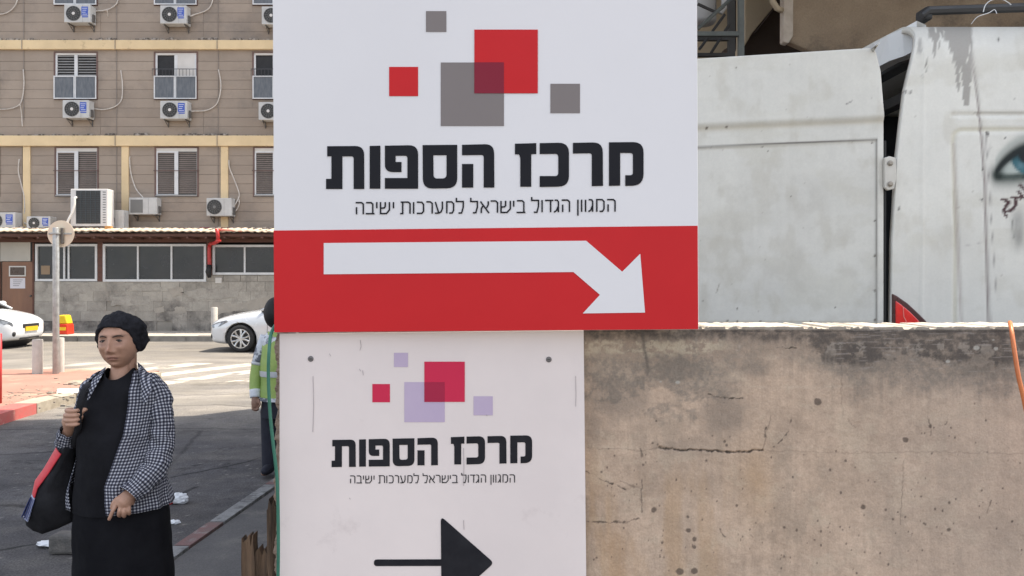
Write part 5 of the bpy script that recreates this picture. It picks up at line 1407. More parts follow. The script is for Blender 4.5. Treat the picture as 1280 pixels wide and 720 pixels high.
# ------------------------------------------------------------------ cars
M_car = mat('white_car_paint', (0.70, 0.71, 0.72), (0.67, 0.68, 0.69), scale=1, rough=.22, coat=.8)
M_silver = mat('silver_white_paint', (0.62, 0.64, 0.67), (0.60, 0.62, 0.65), scale=1, rough=.22, coat=.8, metal=.15)
M_trim = mat('black_trim', (.025, .025, .027), rough=.5)
M_lens = mat('headlight_lens', (.28, .30, .32), (.12, .13, .14), scale=14, rough=.08, coat=1)
M_chr = mat('chrome', (.7, .7, .7), rough=.15, metal=1)
M_wglass = mat('car_glass', (.012, .014, .015), rough=.05, coat=1)
M_plate = mat('yellow_plate', (.72, .45, .02), rough=.5)
def car(name, label, hatch, paint, cx, cy, z0, flip, grp):
    """front bumper at (cx, cy); the car reaches away along +x, or -x when flip"""
    root = thing(name, label, 'car', (cx, cy, z0), grp)
    sg = -1 if flip else 1
    def T(p): return Vector((cx + sg * p[0], cy + p[1], z0 + p[2]))
    if hatch: L_ = 3.65; st = [(0, .36, .58, .48), (.03, .24, .66, .62), (.12, .2, .73, .71), (.3, .17, .81, .77), (.6, .16, .88, .80), (.9, .16, .93, .80), (1.4, .16, .96, .80), (2.4, .16, .99, .80), (3.2, .17, 1.02, .78), (3.5, .22, 1.02, .72), (3.62, .4, .9, .62)]
    else: L_ = 4.5; st = [(0, .33, .60, .50), (.03, .22, .68, .66), (.14, .19, .745, .76), (.35, .17, .82, .83), (.7, .17, .89, .865), (1.05, .17, .945, .88), (1.4, .17, .985, .885), (2.2, .17, 1.0, .885), (3.3, .17, 1.02, .885), (4.0, .18, 1.04, .86), (4.35, .22, 1.02, .8), (4.5, .36, .9, .66)]
    rings = []
    for (x, zb, zt, hw) in st:
        h = zt - zb
        pr = [(0, zb), (hw * .8, zb), (hw * .96, zb + .06), (hw * .985, zb + h * .3), (hw, zb + h * .55), (hw * .985, zb + h * .80), (hw * .93, zb + h * .94), (hw * .80, zt + .0), (hw * .45, zt + .035), (0, zt + .045)]
        rings.append([(x, -y, z) for y, z in pr] + [(x, y, z) for y, z in pr[::-1][1:-1]])
    n = len(rings[0]); vs = [T(p) for r in rings for p in r]
    fs = [(i * n + j, i * n + (j + 1) % n, (i + 1) * n + (j + 1) % n, (i + 1) * n + j) for i in range(len(rings) - 1) for j in range(n)]
    fs += [tuple(range(n)), tuple(range((len(rings) - 1) * n, len(rings) * n))]
    body = MB().add(vs, fs).build('body', paint, root, smooth=True, subsurf=2)
    R = .325 if not hatch else .295
    wxs = (.80, 3.42) if not hatch else (.66, 3.02)
    hwid = .885 if not hatch else .80
    cut = MB()
    for wx in wxs:
        cut.lathe(T((wx, -1.5, R)), (0, 1, 0), [(R + .055, 0), (R + .055, .9)], 40); cut.lathe(T((wx, .6, R)), (0, 1, 0), [(R + .055, 0), (R + .055, .9)], 40)
    co = cut.build('arch_cut', M_trim, root)
    md = body.modifiers.new('arch', 'BOOLEAN'); md.operation = 'DIFFERENCE'; md.object = co; md.solver = 'EXACT'
    dg = bpy.context.evaluated_depsgraph_get(); me2 = bpy.data.meshes.new_from_object(body.evaluated_get(dg))
    body.modifiers.clear(); body.data = me2
    bpy.data.objects.remove(co)
    for wx in wxs:
        for sd in (-1, 1): wheel(T((wx, sd * (hwid - .115), R)), R, .2, M_tyre, M_rim, root, sd)
    for wx in wxs: MB().lathe(T((wx, -hwid + .24, R)), (0, 1, 0), [(R + .05, 0), (R + .05, hwid * 2 - .48)], 28).build('wheel_well', M_trim, root)
    # greenhouse
    if hatch: gs = [(.95, .93, .95), (1.15, .93, 1.08), (1.5, .93, 1.34), (1.9, .97, 1.50), (2.5, .98, 1.53), (3.1, 1.0, 1.48), (3.45, 1.05, 1.32), (3.6, 1.06, 1.12)]
    else: gs = [(1.28, .95, .99), (1.55, .97, 1.14), (1.95, .97, 1.33), (2.3, .98, 1.42), (2.8, .99, 1.45), (3.3, 1.0, 1.40), (3.75, 1.01, 1.25), (4.1, 1.02, 1.06)]
    def gring(x, zb, zt, grow=0):
        bw = hwid - .06; f = (zt - zb) / .5; tw = bw - .20 * min(1, f)
        pr = [(bw + grow, zb), (bw - (bw - tw) * .55 + grow, zb + (zt - zb) * .55), (tw + grow, zb + (zt - zb) * .88), (tw * .85, zt - .006 + grow), (0, zt + .01 + grow)]
        return [(x, -y, z) for y, z in pr] + [(x, y, z) for y, z in pr[::-1][1:]]
    rg = [gring(*g) for g in gs]; n = len(rg[0]); vs = [T(p) for r in rg for p in r]
    fs = [(i * n + j, i * n + j + 1, (i + 1) * n + j + 1, (i + 1) * n + j) for i in range(len(rg) - 1) for j in range(n - 1)] + [tuple(range(n)), tuple(range((len(rg) - 1) * n, len(rg) * n))]
    MB().add(vs, fs).build('windows', M_wglass, root, smooth=True)
    rg = [gring(*g, grow=.012) for g in gs]; vs = [T(p) for r in rg for p in r]; fs = []
    for i in range(2, len(rg) - 2):
        for j in range(2, n - 3): fs.append((i * n + j, i * n + j + 1, (i + 1) * n + j + 1, (i + 1) * n + j))
    MB().add(vs, fs).build('roof', paint, root, smooth=True)
    for sd in (0, 1):
        for js, r_ in (((0, 1, 2), .028),):
            k = MB(); jj = 2 if sd == 0 else n - 3
            k.tube([T(rg[i][jj]) for i in range(0, 4)], .03, 8); k.tube([T(rg[i][jj]) for i in range(3, len(rg))], .03, 8)
            b0_, b1_ = (0, 1)
            for gi in ((3, 4) if hatch else (4,)): k.tube([T(rg[gi][q if sd == 0 else n - 1 - q]) for q in (0, 1, 2)], .028, 8)
            k.build('pillar', paint, root, smooth=True)
    # lamps, bumper, mirror
    for sd in (-1, 1):
        b0_ = .62 if hatch else .60
        if hatch: pts = [(.08, .66), (.42, .80), (.46, .74), (.24, .60), (.05, .56)]
        else: pts = [(.045, .63), (.22, .70), (.46, .755), (.50, .73), (.30, .61), (.10, .56)]
        hw_ = lambda x: np.interp(x, [s_[0] for s_ in st], [s_[3] for s_ in st])
        k = MB(); k.prism([T((x, sd * (hw_(x) * .955 + .0), z)) for x, z in pts], (0, sd * .035, 0)); k.build('headlight', M_lens, root, bevel=.012)
        k = MB(); k.ell(T((.02 + (.05 if hatch else .06), sd * (hw_(.06) * .93), .37)), .05, .05, .07); k.build('fog_lamp', M_trim, root, smooth=True)
        mx = 1.28 if hatch else 1.62
        k = MB(); k.ell(T((mx, sd * (hwid + .07), 1.02 if not hatch else 1.08)), .09, .1, .07); k.tube([T((mx, sd * (hwid - .06), .98 if not hatch else 1.04)), T((mx, sd * (hwid + .06), .99 if not hatch else 1.05))], .02, 6)
        k.build('wing_mirror', paint, root, smooth=True)
        k = MB()
        for dx in ((1.42, 2.6, 3.3) if not hatch else (1.05, 2.1, 2.9)):
            k.tube([T((dx, sd * hwid * .997, .3)), T((dx + .02, sd * hwid * 1.0, .6)), T((dx, sd * hwid * .985, .9))], .004, 4)
        k.build('door_gap', M_trim, root)
        k = MB()
        for dx in ((2.35, 3.15) if not hatch else (1.9, 2.7)): k.box(*(lambda q: (q.x - .09, q.x + .09, q.y - .02, q.y + .02, q.z - .012, q.z + .012))(T((dx, sd * (hwid + .0), .83))))
        k.build('door_handle', paint, root, bevel=.008)
    gz = .26 if not hatch else .22
    a, b = (T((-.0 + (.03 if hatch else 0), -.4, gz)), T((.06, .4, gz + (.10 if not hatch else .05))))
    MB().box(a.x, b.x, a.y, b.y, a.z, b.z).build('lower_grille', M_trim, root, bevel=.01)
    a, b = (T((-.004, -.34, .5)), T((.06, .34, .6)))
    MB().box(a.x, b.x, a.y, b.y, a.z, b.z).build('grille', M_trim, root, bevel=.01)
    a, b = (T((-.022, -.26, .40 if not hatch else .42)), T((-.012, .26, .51 if not hatch else .53)))
    MB().box(a.x, b.x, a.y, b.y, a.z, b.z).build('number_plate', M_plate, root)
    return root
yc = 19.6
xb = (262 - 640) * 18.95 / 1000
car('parked_car', 'silver white sedan whose front pokes out from behind the big sign', False, M_silver, xb, yc, 0, False, 'white cars parked across the street')
xh = -12.2
car('parked_car', 'white hatchback nose with yellow plate at the left photo edge', True, M_car, xh, 20.3, 0, True, 'white cars parked across the street')

# ------------------------------------------------------------------ people
def skin_attr_color(V, base):
    return np.tile(np.array(base), (len(V), 1))

def remeshed(mb, name, voxel, m, parent, smooth_it=2, keep=None):
    """fuses the collected shapes into one continuous surface"""
    o = mb.build(name, m, parent, smooth=True)
    md = o.modifiers.new('fuse', 'REMESH'); md.mode = 'VOXEL'; md.voxel_size = voxel; md.use_smooth_shade = True
    if smooth_it:
        s_ = o.modifiers.new('soft', 'SMOOTH'); s_.iterations = smooth_it; s_.factor = .5
    dg = bpy.context.evaluated_depsgraph_get(); me2 = bpy.data.meshes.new_from_object(o.evaluated_get(dg))
    o.modifiers.clear(); o.data = me2
    me2.polygons.foreach_set('use_smooth', [True] * len(me2.polygons))
    return o

def head_shape(center, size, yaw, pitch, roll=0, n=110, m=80):
    """a head with brow, sockets, nose, lips, cheeks and chin; returns verts, faces and the frame"""
    R = Matrix.Rotation(yaw, 4, 'Z') @ Matrix.Rotation(pitch, 4, 'X') @ Matrix.Rotation(roll, 4, 'Y')
    vs = []; 
    def g(x, z, cx, cz, sx, sz): return math.exp(-((x - cx) / sx) ** 2 - ((z - cz) / sz) ** 2)
    for i in range(m + 1):
        th = math.pi * i / m
        for j in range(n):
            ph = 2 * math.pi * j / n
            dx, dy, dz = math.sin(th) * math.cos(ph), -math.sin(th) * math.sin(ph), math.cos(th)
            x, y, z = dx * .0745, dy * .094, dz * .114      # forward is -y
            lowt = max(0, -z / .114)
            x *= 1 - .15 * lowt ** 1.7 + .05 * g(0, z, 0, -.045, 1, .03)
            if y > 0: y *= 1 - .35 * lowt ** 1.5; 
            else: y *= 1 - .12 * lowt ** 2
            if y < 0.01:
                f = min(1, max(0, -dy * 1.7))
                fl = .010 * g(x, z, 0, 0, .05, .07)
                d = -fl * .3
                d += .006 * (g(x, z, .026, .030, .022, .009) + g(x, z, -.026, .030, .022, .009))
                d -= .0105 * (g(x, z, .031, .008, .017, .013) + g(x, z, -.031, .008, .017, .013))
                d += .0055 * (g(x, z, .031, .005, .012, .009) + g(x, z, -.031, .005, .012, .009))
                d -= .0030 * (g(x, z, .033, -.010, .018, .006) + g(x, z, -.033, -.010, .018, .006))
                d += .022 * g(x, z, 0, -.034, .0095, .012) + .014 * g(x, z, 0, -.014, .0075, .020) + .006 * g(x, z, 0, .012, .009, .016)
                d += .009 * (g(x, z, .013, -.040, .007, .007) + g(x, z, -.013, -.040, .007, .007))
                d += .007 * (g(x, z, .043, -.022, .018, .018) + g(x, z, -.043, -.022, .018, .018))
                d -= .0040 * (g(x - .0, z, .030, -.055, .006, .022) + g(x, z, -.030, -.055, .006, .022))
                d += .0085 * g(x, z, 0, -.062, .022, .006) + .0080 * g(x, z, 0, -.073, .018, .006) - .006 * g(x, z, 0, -.0675 - 7 * x * x, .025, .0028)
                d -= .004 * g(x, z, 0, -.083, .02, .006)
                d += .010 * g(x, z, 0, -.100, .022, .014)
                d += .005 * (g(x, z, .045, -.075, .015, .02) + g(x, z, -.045, -.075, .015, .02))
                y -= d * f * 1.25
            if abs(dx) > .9 and -.03 < z < .035 and -.01 < y < .03:
                x += math.copysign(.012, x) * math.exp(-((z - .002) / .02) ** 2 - ((y - .012) / .012) ** 2)
            vs.append(Vector(center) + (R @ Vector((x, y, z)) * size))
    fs = [(i * n + j, i * n + (j + 1) % n, (i + 1) * n + (j + 1) % n, (i + 1) * n + j) for i in range(m) for j in range(n)]
    return vs, fs, R

def head_paint(c, V, center, size, R, brow=(.035, .025, .022), crisp=False):
    Ri = np.array(R.to_3x3().inverted()); L_ = ((V - np.array(center)) / size) @ Ri.T
    x, y, z = L_[:, 0], L_[:, 1], L_[:, 2]
    front = (y < -.03) & (np.abs(z) < .12)
    def g(cx, cz, sx, sz): return np.exp(-((x - cx) / sx) ** 2 - ((z - cz) / sz) ** 2) * front
    for s_ in (-1, 1):
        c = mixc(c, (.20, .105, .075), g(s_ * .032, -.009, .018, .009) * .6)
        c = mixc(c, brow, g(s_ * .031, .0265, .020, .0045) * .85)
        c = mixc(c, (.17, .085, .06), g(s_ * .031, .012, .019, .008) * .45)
        if crisp: continue
        c = mixc(c, (.20, .15, .13), ((np.abs((x - s_ * .031) / .0120) ** 2 + np.abs((z - .004) / .0034) ** 2) < 1) * front * .9)
        c = mixc(c, (.02, .012, .010), (np.hypot(x - s_ * .031 - .001, z - .0045) < .0062) * (np.abs(z - .004) < .0042) * front)
        c = mixc(c, (.04, .025, .022), g(s_ * .031, .0085, .0150, .0032) * .95)
        c = mixc(c, (.09, .045, .035), g(s_ * .030, -.0012, .0135, .0018) * .6)
        c = mixc(c, (.25, .12, .085), g(s_ * .034, -.060, .0045, .016) * .35)
        c = mixc(c, (.42, .17, .12), g(s_ * .045, -.03, .02, .018) * .25)
        c = mixc(c, (.10, .04, .03), g(s_ * .010, -.0455, .004, .0022) * .8)
    c = mixc(c, (.27, .105, .085), (g(0, -.062, .019, .004) + g(0, -.072, .016, .0045)) * .7)
    c = mixc(c, (.16, .07, .055), g(0, -.0672, .021, .0024) * .5)
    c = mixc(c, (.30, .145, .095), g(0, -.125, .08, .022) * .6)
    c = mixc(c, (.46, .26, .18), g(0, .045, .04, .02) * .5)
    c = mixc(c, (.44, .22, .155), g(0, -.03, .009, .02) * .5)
    return c

# ---------------- the woman walking past
YW_ = 3.55
def W(px, py, dy=0): return P(px, py, YW_ + dy)
feet = Vector((W(154, 0).x, YW_ + .02, .0))
woman_loc = feet
M_skin = mat('skin', (.97, .97, .97), (1.03, 1.02, 1.02), scale=60, rough=.55, attr='paint', fine=.05, fscale=220, bump=.0006, bscale=260)
SK = (.43, .245, .168)
HCn = W(148.5, 426.5, -.01); HS = 1.045; HY = RAD(4); HP = RAD(-1)
hv, hf, HR = head_shape(HCn, HS, HY, HP, RAD(-2))
b = MB().add(hv, hf)
# neck, trunk, limbs
b.tube([W(155, 436, .05), W(155, 456, .045), W(154.5, 472, .035), W(155, 490, .04)], [.052, .053, .060, .09], 24)
b.tube([W(150, 455, .005), W(151.5, 466, .005), W(152.5, 478, .005)], [.036, .044, .054], 20)
b.tube([W(157, 488, .04), W(158, 520, .04), W(156, 570, .03), W(155, 620, .03), W(155, 660, .03)], [.09, .14, .15, .155, .14], 24)
def armtube(pts, rs): b.tube(smooth_path(pts, 4), [r for r in np.interp(np.linspace(0, len(pts) - 1, (len(pts) - 1) * 4 + 1), range(len(pts)), rs)], 16)
armtube([W(192, 486, .03), W(203, 525, .03), W(202, 568, .0), W(186, 596, -.11), W(166, 616, -.17)], [.05, .045, .036, .032, .024])
armtube([W(116, 488, .03), W(100, 530, .06), W(87, 572, .04), W(84, 552, -.02), W(89, 533, -.07)], [.05, .045, .038, .033, .024])
for sx in (-1, 1):
    k0 = W(155 + sx * 24, 650, .03); fy = YW_ + (.10 if sx < 0 else -.08)
    b.tube([k0, Vector((k0.x, (k0.y + fy) / 2, .45)), Vector((k0.x + sx * .0, fy, .08)), Vector((k0.x, fy, .045))], [.085, .055, .036, .04], 16)
    b.ell((k0.x - .005, fy - .06, .035), .04, .11, .03)
# free hand: index finger pointing down
def fing(pts, rs): b.tube(smooth_path(pts, 3), [r for r in np.interp(np.linspace(0, len(pts) - 1, (len(pts) - 1) * 3 + 1), range(len(pts)), rs)], 10); b.ell(pts[-1], rs[-1] * .98, rs[-1] * .98, rs[-1] * .98, 10, 8)
b.tube([W(167, 615, -.15), W(161, 621, -.165), W(154, 628, -.178), W(151, 632, -.18)], [.026, .033, .034, .028], 16)
b.tube([W(165, 620, -.145), W(160, 629, -.16)], [.022, .026], 12)
fing([W(147, 628, -.185), W(143.5, 634, -.2), W(140, 641, -.207), W(136.5, 649, -.205)], [.0096, .0088, .0080, .0070])
fing([W(151.5, 631.5, -.19), W(149.5, 638.5, -.205), W(148.5, 643.5, -.196), W(150, 645, -.18)], [.0098, .0092, .0084, .0074])
fing([W(156, 632, -.186), W(155, 640, -.20), W(155, 645, -.19), W(156, 645, -.173)], [.0096, .009, .0082, .0072])
fing([W(161, 630.5, -.178), W(161, 638, -.188), W(161.5, 642, -.178), W(161.5, 641, -.165)], [.0098, .009, .0082, .0074])
fing([W(152, 621, -.175), W(145.5, 625, -.186), W(141.5, 630, -.192), W(140, 635, -.188)], [.0125, .011, .0098, .0085])
# strap hand: fist with the fingers folded round the strap
b.tube([W(88, 536, -.075), W(88, 527, -.10), W(91, 516, -.115)], [.026, .034, .030], 16)
b.tube([W(94, 532, -.09), W(97, 519, -.105)], [.022, .024], 12)
for q, (yy_, ln_) in enumerate(((512.5, 0), (518.5, -2), (524.5, -2), (530, 0))):
    r_ = (.0094, .0098, .0095, .0085)[q]
    fing([W(92 + ln_, yy_ - 1, -.118), W(83.5 + ln_ + q * .4, yy_, -.135), W(86 + ln_, yy_ + 1.2, -.158), W(94 + ln_ * .5, yy_ + 1, -.160), W(98, yy_, -.147)], [r_, r_, r_ * .95, r_ * .9, r_ * .8])
fing([W(96, 524, -.115), W(101, 516, -.135), W(104.5, 512.5, -.138), W(107, 512, -.132)], [.0125, .0115, .0098, .0085])
woman = remeshed(b, 'person', .0031, M_skin, None, 1)
# origin at the feet
def set_origin(o, loc):
    d = Vector(o.location) - Vector(loc)
    o.data.transform(Matrix.Translation(d)); o.location = loc
set_origin(woman, woman_loc)
woman.name = 'person'
V = verts_np(woman)
c = skin_attr_color(V, SK)
c *= (.93 + .14 * fbm(V[:, 0] * 60, V[:, 2] * 60 + V[:, 1] * 30, 3))[:, None]
c = head_paint(c, V, HCn, HS, HR, crisp=True)
color_attr(woman, c)
tag(woman, 'woman in black beret, black clothes and checked jacket walking with a shoulder bag', 'person')
def face_pt(x, z, off=0):
    """point on the face surface at local (x, z), off metres proud of it"""
    Ri = HR.inverted(); best = None
    for v in HVL:
        if v.y < 0:
            d = (v.x - x) ** 2 + (v.z - z) ** 2
            if best is None or d < best[0]: best = (d, v)
    return Vector(HCn) + (HR @ Vector((x, best[1].y - off, z))) * HS
HVL = [HR.inverted() @ ((v - Vector(HCn)) / HS) for v in hv]
M_eyew = mat('eye_white', (.27, .22, .20), rough=.3); M_iris = mat('iris_brown', (.012, .008, .007), rough=.15)
M_lash = mat('lash_line', (.03, .016, .013), rough=.8); M_browm = mat('eyebrow_hair', (.045, .03, .025), rough=.95); M_lip = mat('lip_crease', (.13, .05, .045), rough=.7)
M_lid = mat('eyelid_shade', (.24, .115, .08), rough=.7)
for s_ in (-1, 1):
    e0 = face_pt(s_ * .031, .004, -.0005)
    k = MB()
    n, m_ = 20, 8
    ev = []
    for i in range(m_ + 1):
        for j in range(n):
            a = 2 * math.pi * j / n; f = math.sin(math.pi / 2 * i / m_)
            ev.append(e0 + HR @ Vector((.0125 * f * math.cos(a), -.0022 * math.cos(math.pi / 2 * i / m_), .0036 * f * math.sin(a))))
    k.add(ev, [(i * n + j, i * n + (j + 1) % n, (i + 1) * n + (j + 1) % n, (i + 1) * n + j) for i in range(m_) for j in range(n)])
    ey_ = k.build('eye', M_eyew, woman, smooth=True)
    q = e0 + HR @ Vector((.0008, -.0026, .0006)); k = MB()
    k.add([q + HR @ Vector((.0052 * math.cos(2 * math.pi * j / 14), 0, max(-.0034, min(.0030, .0050 * math.sin(2 * math.pi * j / 14))))) for j in range(14)] + [q + HR @ Vector((0, -.0008, 0))], [(j, (j + 1) % 14, 14) for j in range(14)])
    k.build('iris', M_iris, ey_, smooth=True)
    MB().tube([e0 + HR @ Vector((x * .00112, -.0022, z * .0012)) for x, z in ((-14, -1.2), (-9, 2.2), (-3, 4.2), (4, 4.2), (10, 2.0), (14.5, -1.0))], [.0009, .0021, .0025, .0025, .0021, .001], 6).build('upper_lash_line', M_lash, woman, smooth=True)
    MB().tube([e0 + HR @ Vector((x * .001, -.0018, z * .001)) for x, z in ((-12, -2.4), (-4, -4.2), (5, -4.2), (12, -2.4))], .0008, 5).build('lower_lash_line', M_lid, woman, smooth=True)
    MB().tube([face_pt(s_ * x * .001, z * .001, .0006) for x, z in ((12, 20.5), (20, 24.0), (30, 26.5), (40, 25.5), (48, 20.5))], [.0016, .0030, .0031, .0025, .0010], 8).build('eyebrow', M_browm, woman, smooth=True)
MB().tube([face_pt(x * .001, (-67.3 - .006 * x * x) * .001, .0002) for x in (-23, -16, -8, 0, 8, 16, 23)], [.0006, .0012, .0014, .0013, .0014, .0012, .0006], 6).build('mouth_line', M_lip, woman, smooth=True)
# beret
M_knit = mat('black_knit', (.012, .012, .015), (.020, .020, .025), scale=40, rough=.95, bump=.003, bscale=160, spec=.2)
b = MB(); n, m_ = 64, 40; vs = []
for i in range(m_ + 1):
    th = math.pi * i / m_
    for j in range(n):
        ph = 2 * math.pi * j / n
        d = Vector((math.sin(th) * math.cos(ph), -math.sin(th) * math.sin(ph), math.cos(th)))
        p = Vector((d.x * .087, d.y * .103, d.z * .125 + .002))
        lim = float(np.interp(p.y, [-.103, -.080, -.05, -.015, .03, .1], [.064, .060, .030, -.030, -.055, -.05]))           # rim runs from the forehead down to the nape
        if p.z < lim: p = Vector((p.x * .93, p.y * .93, lim))
        vs.append(Vector(HCn) + HR @ (p * HS))
b.add(vs, [(i * n + j, i * n + (j + 1) % n, (i + 1) * n + (j + 1) % n, (i + 1) * n + j) for i in range(m_) for j in range(n)])
b.ell(W(161, 417, .05), .078, .08, .082, 24, 16); b.ell(W(168, 424, .055), .060, .06, .062, 24, 16); b.ell(W(152, 408, .03), .082, .07, .062, 24, 16); b.ell(W(170, 424, .02), .034, .05, .045, 20, 12); b.ell(W(164, 410, .0), .055, .06, .05, 20, 12)
# soft rolled rim across the brow
ber = remeshed(b, 'beret', .0045, M_knit, woman, 3)
me = ber.data
for v in me.vertices:
    q = (v.co + wloc(woman)) * 26; nn = v.normal
    v.co += nn * (.0065 * mnoise.noise(Vector((q.x * 1.0, q.y, q.z * 1.8))) + .003 * mnoise.noise(q * 2.7))

# clothing shells ------------------------------------------------------
def ringshell(name, rows_, m, parent, n=96, wr=0.006, zsh=None, fold=None, arc=None, seed=0, thick=.0, sub=4):
    """rows_: (py, centre px, half width px, half depth m, dy); arc(row t)->(px left edge, px right edge) leaves the front open"""
    # interpolate rows
    R_ = []
    for a, b_ in zip(rows_[:-1], rows_[1:]):
        k = max(1, int(abs(b_[0] - a[0]) / sub))
        for q in range(k): R_.append([a[i] + (b_[i] - a[i]) * q / k for i in range(5)])
    R_.append(list(rows_[-1]))
    # smooth
    for _ in range(3):
        R2 = [r[:] for r in R_]
        for i in range(1, len(R_) - 1):
            for q in (1, 2, 3, 4): R2[i][q] = (R_[i - 1][q] + 2 * R_[i][q] + R_[i + 1][q]) / 4
        R_ = R2
    vs = []; uv = []
    for (py, cx, hw, hd, dy) in R_:
        C_ = W(cx, py, dy); a_ = hw * YW_ / 1000; z = C_.z
        if arc:
            l, r = arc(py); xl = W(l, py, dy).x; xr = W(r, py, dy).x
            t0 = -math.acos(max(-1, min(1, (xr - C_.x) / a_))); t1 = -math.acos(max(-1, min(1, (xl - C_.x) / a_))) + 2 * math.pi
            # from the right front edge, round the back, to the left front edge
        else: t0, t1 = 0, 2 * math.pi
        s_ = 0; last = None
        for j in range(n + (1 if arc else 0)):
            t = t0 + (t1 - t0) * j / n
            ct, st_ = math.cos(t), math.sin(t)
            e = 2.3; k = (abs(ct) ** e + abs(st_) ** e) ** (-1 / e)
            p = Vector((C_.x + a_ * k * ct, C_.y + hd * k * st_, z))
            d = Vector((ct, st_ * .8, 0)).normalized()
            q = Vector((t * 2.2 + seed, z * 9, seed * 3.1)); q2 = Vector((p.x * 16, p.y * 16, z * 7 + seed))
            off = wr * (mnoise.noise(q2) + .5 * mnoise.noise(q2 * 2.3))
            if fold: off += fold(t, py)
            p += d * off
            if zsh: p.z += zsh(t, py)
            if last is not None: s_ += (p - last).length
            last = p; vs.append(p); uv.append((s_, z))
    w = n + (1 if arc else 0)
    fs = []
    for i in range(len(R_) - 1):
        for j in range(n if not arc else n):
            j2 = (j + 1) % w if not arc else j + 1
            if arc and j + 1 >= w: continue
            fs.append((i * w + j, i * w + j2, (i + 1) * w + j2, (i + 1) * w + j))
    o = MB().add(vs, fs).build(name, m, parent, smooth=True, fix=True)
    ul = o.data.uv_layers.new(name='weave')
    for l in o.data.loops: ul.data[l.index].uv = uv[l.vertex_index]
    if thick:
        md = o.modifiers.new('thick', 'SOLIDIFY'); md.thickness = thick; md.offset = 0
    return o
M_black = mat('black_jersey', (.0075, .0075, .0095), (.011, .011, .014), scale=9, rough=.92, bump=.002, bscale=22, spec=.18)
M_skirt = mat('black_skirt_cloth', (.0065, .0065, .0085), (.010, .010, .0125), scale=7, rough=.95, bump=.002, bscale=18, spec=.15)
ringshell('shirt', [(471, 150.5, 16.5, .066, -.005), (475, 152, 19, .075, .005), (479, 153, 31, .09, .015), (486, 154, 40, .105, .02), (500, 152, 45, .118, .015), (520, 150, 45.5, .128, .005), (545, 149, 46.5, .143, -.005), (575, 149, 47, .145, -.01),
                    (600, 150, 49.5, .150, -.012), (622, 151, 53, .153, -.01), (634, 152, 54, .155, -.005)], M_black, woman, wr=.006, seed=2, sub=2, zsh=lambda t, py: .040 * abs(math.cos(t)) ** 2.2 * max(0, min(1, (480 - py) / 9)) - .006 * max(0, -math.sin(t)) * max(0, min(1, (480 - py) / 9)))
ringshell('skirt', [(612, 151, 51, .145, -.005), (622, 152, 53, .15, -.005), (650, 152.5, 55.5, .155, 0), (690, 154.5, 57, .16, 0), (725, 156, 58.5, .17, 0), (765, 157, 60, .18, 0), (805, 157, 61, .19, 0)], M_skirt, woman, wr=.006, seed=5,
          fold=lambda t, py: .006 * math.sin(t * 9 + .4) * max(0, (py - 640) / 160))
# gingham cloth
def checks():
    m = bpy.data.materials.new('checked_cotton'); m.use_nodes = True; nt = m.node_tree; N = nt.nodes; L = nt.links
    bb = N["Principled BSDF"]; bb.inputs["Roughness"].default_value = .85; bb.inputs["Specular IOR Level"].default_value = .2
    uvn = N.new("ShaderNodeUVMap"); uvn.uv_map = 'weave'
    sep = N.new("ShaderNodeSeparateXYZ"); L.new(uvn.outputs[0], sep.inputs[0])
    def mt(op, a, b=None):
        x = N.new("ShaderNodeMath"); x.operation = op
        for i, v in enumerate((a, b)):
            if v is None: continue
            if isinstance(v, (int, float)): x.inputs[i].default_value = v
            else: L.new(v, x.inputs[i])
        return x.outputs[0]
    per = .0134
    def stripe(o): return mt('LESS_THAN', mt('FRACT', mt('DIVIDE', o, per)), .54)
    a, b_ = stripe(sep.outputs[0]), stripe(sep.outputs[1])
    f = mt('MULTIPLY', mt('ADD', a, b_), .5)
    cr = N.new("ShaderNodeValToRGB"); cr.color_ramp.interpolation = 'CONSTANT'
    cr.color_ramp.elements[0].position = 0; cr.color_ramp.elements[0].color = (.46, .465, .50, 1)
    cr.color_ramp.elements[1].position = .25; cr.color_ramp.elements[1].color = (.10, .105, .14, 1)
    e = cr.color_ramp.elements.new(.75); e.color = (.022, .022, .030, 1)
    L.new(f, cr.inputs[0]); L.new(cr.outputs[0], bb.inputs["Base Color"])
    geo = N.new("ShaderNodeNewGeometry"); ns = N.new("ShaderNodeTexNoise"); ns.inputs["Scale"].default_value = 24; ns.inputs["Detail"].default_value = 4
    L.new(geo.outputs["Position"], ns.inputs["Vector"]); bp = N.new("ShaderNodeBump"); bp.inputs["Distance"].default_value = .012
    L.new(ns.outputs[0], bp.inputs["Height"]); L.new(bp.outputs[0], bb.inputs["Normal"])
    return m
M_chk = checks()
jk = ringshell('jacket', [(463, 150, 22, .075, .02), (467, 152, 31, .09, .025), (472, 154, 40, .108, .03), (480, 155, 47, .125, .03), (492, 155, 50, .14, .02), (520, 151, 49, .148, .01), (550, 149.5, 50, .158, 0), (580, 149.5, 52.5, .166, -.005), (610, 151, 56.5, .172, -.005), (630, 152, 58.5, .176, -.005)],
               M_chk, woman, n=120, wr=.011, thick=.003, seed=8, sub=3,
               arc=lambda py: (np.interp(py, [463, 475, 493, 521, 569, 616, 632], [134, 124, 112, 101, 97.5, 103, 106]), np.interp(py, [463, 474, 498, 536, 569, 597, 632], [170, 176, 177, 172, 163, 154, 158])),
               fold=lambda t, py: .006 * math.sin(py * .09 + t * 2.5) + .005 * max(0, (py - 560) / 70) * math.sin(t * 13))
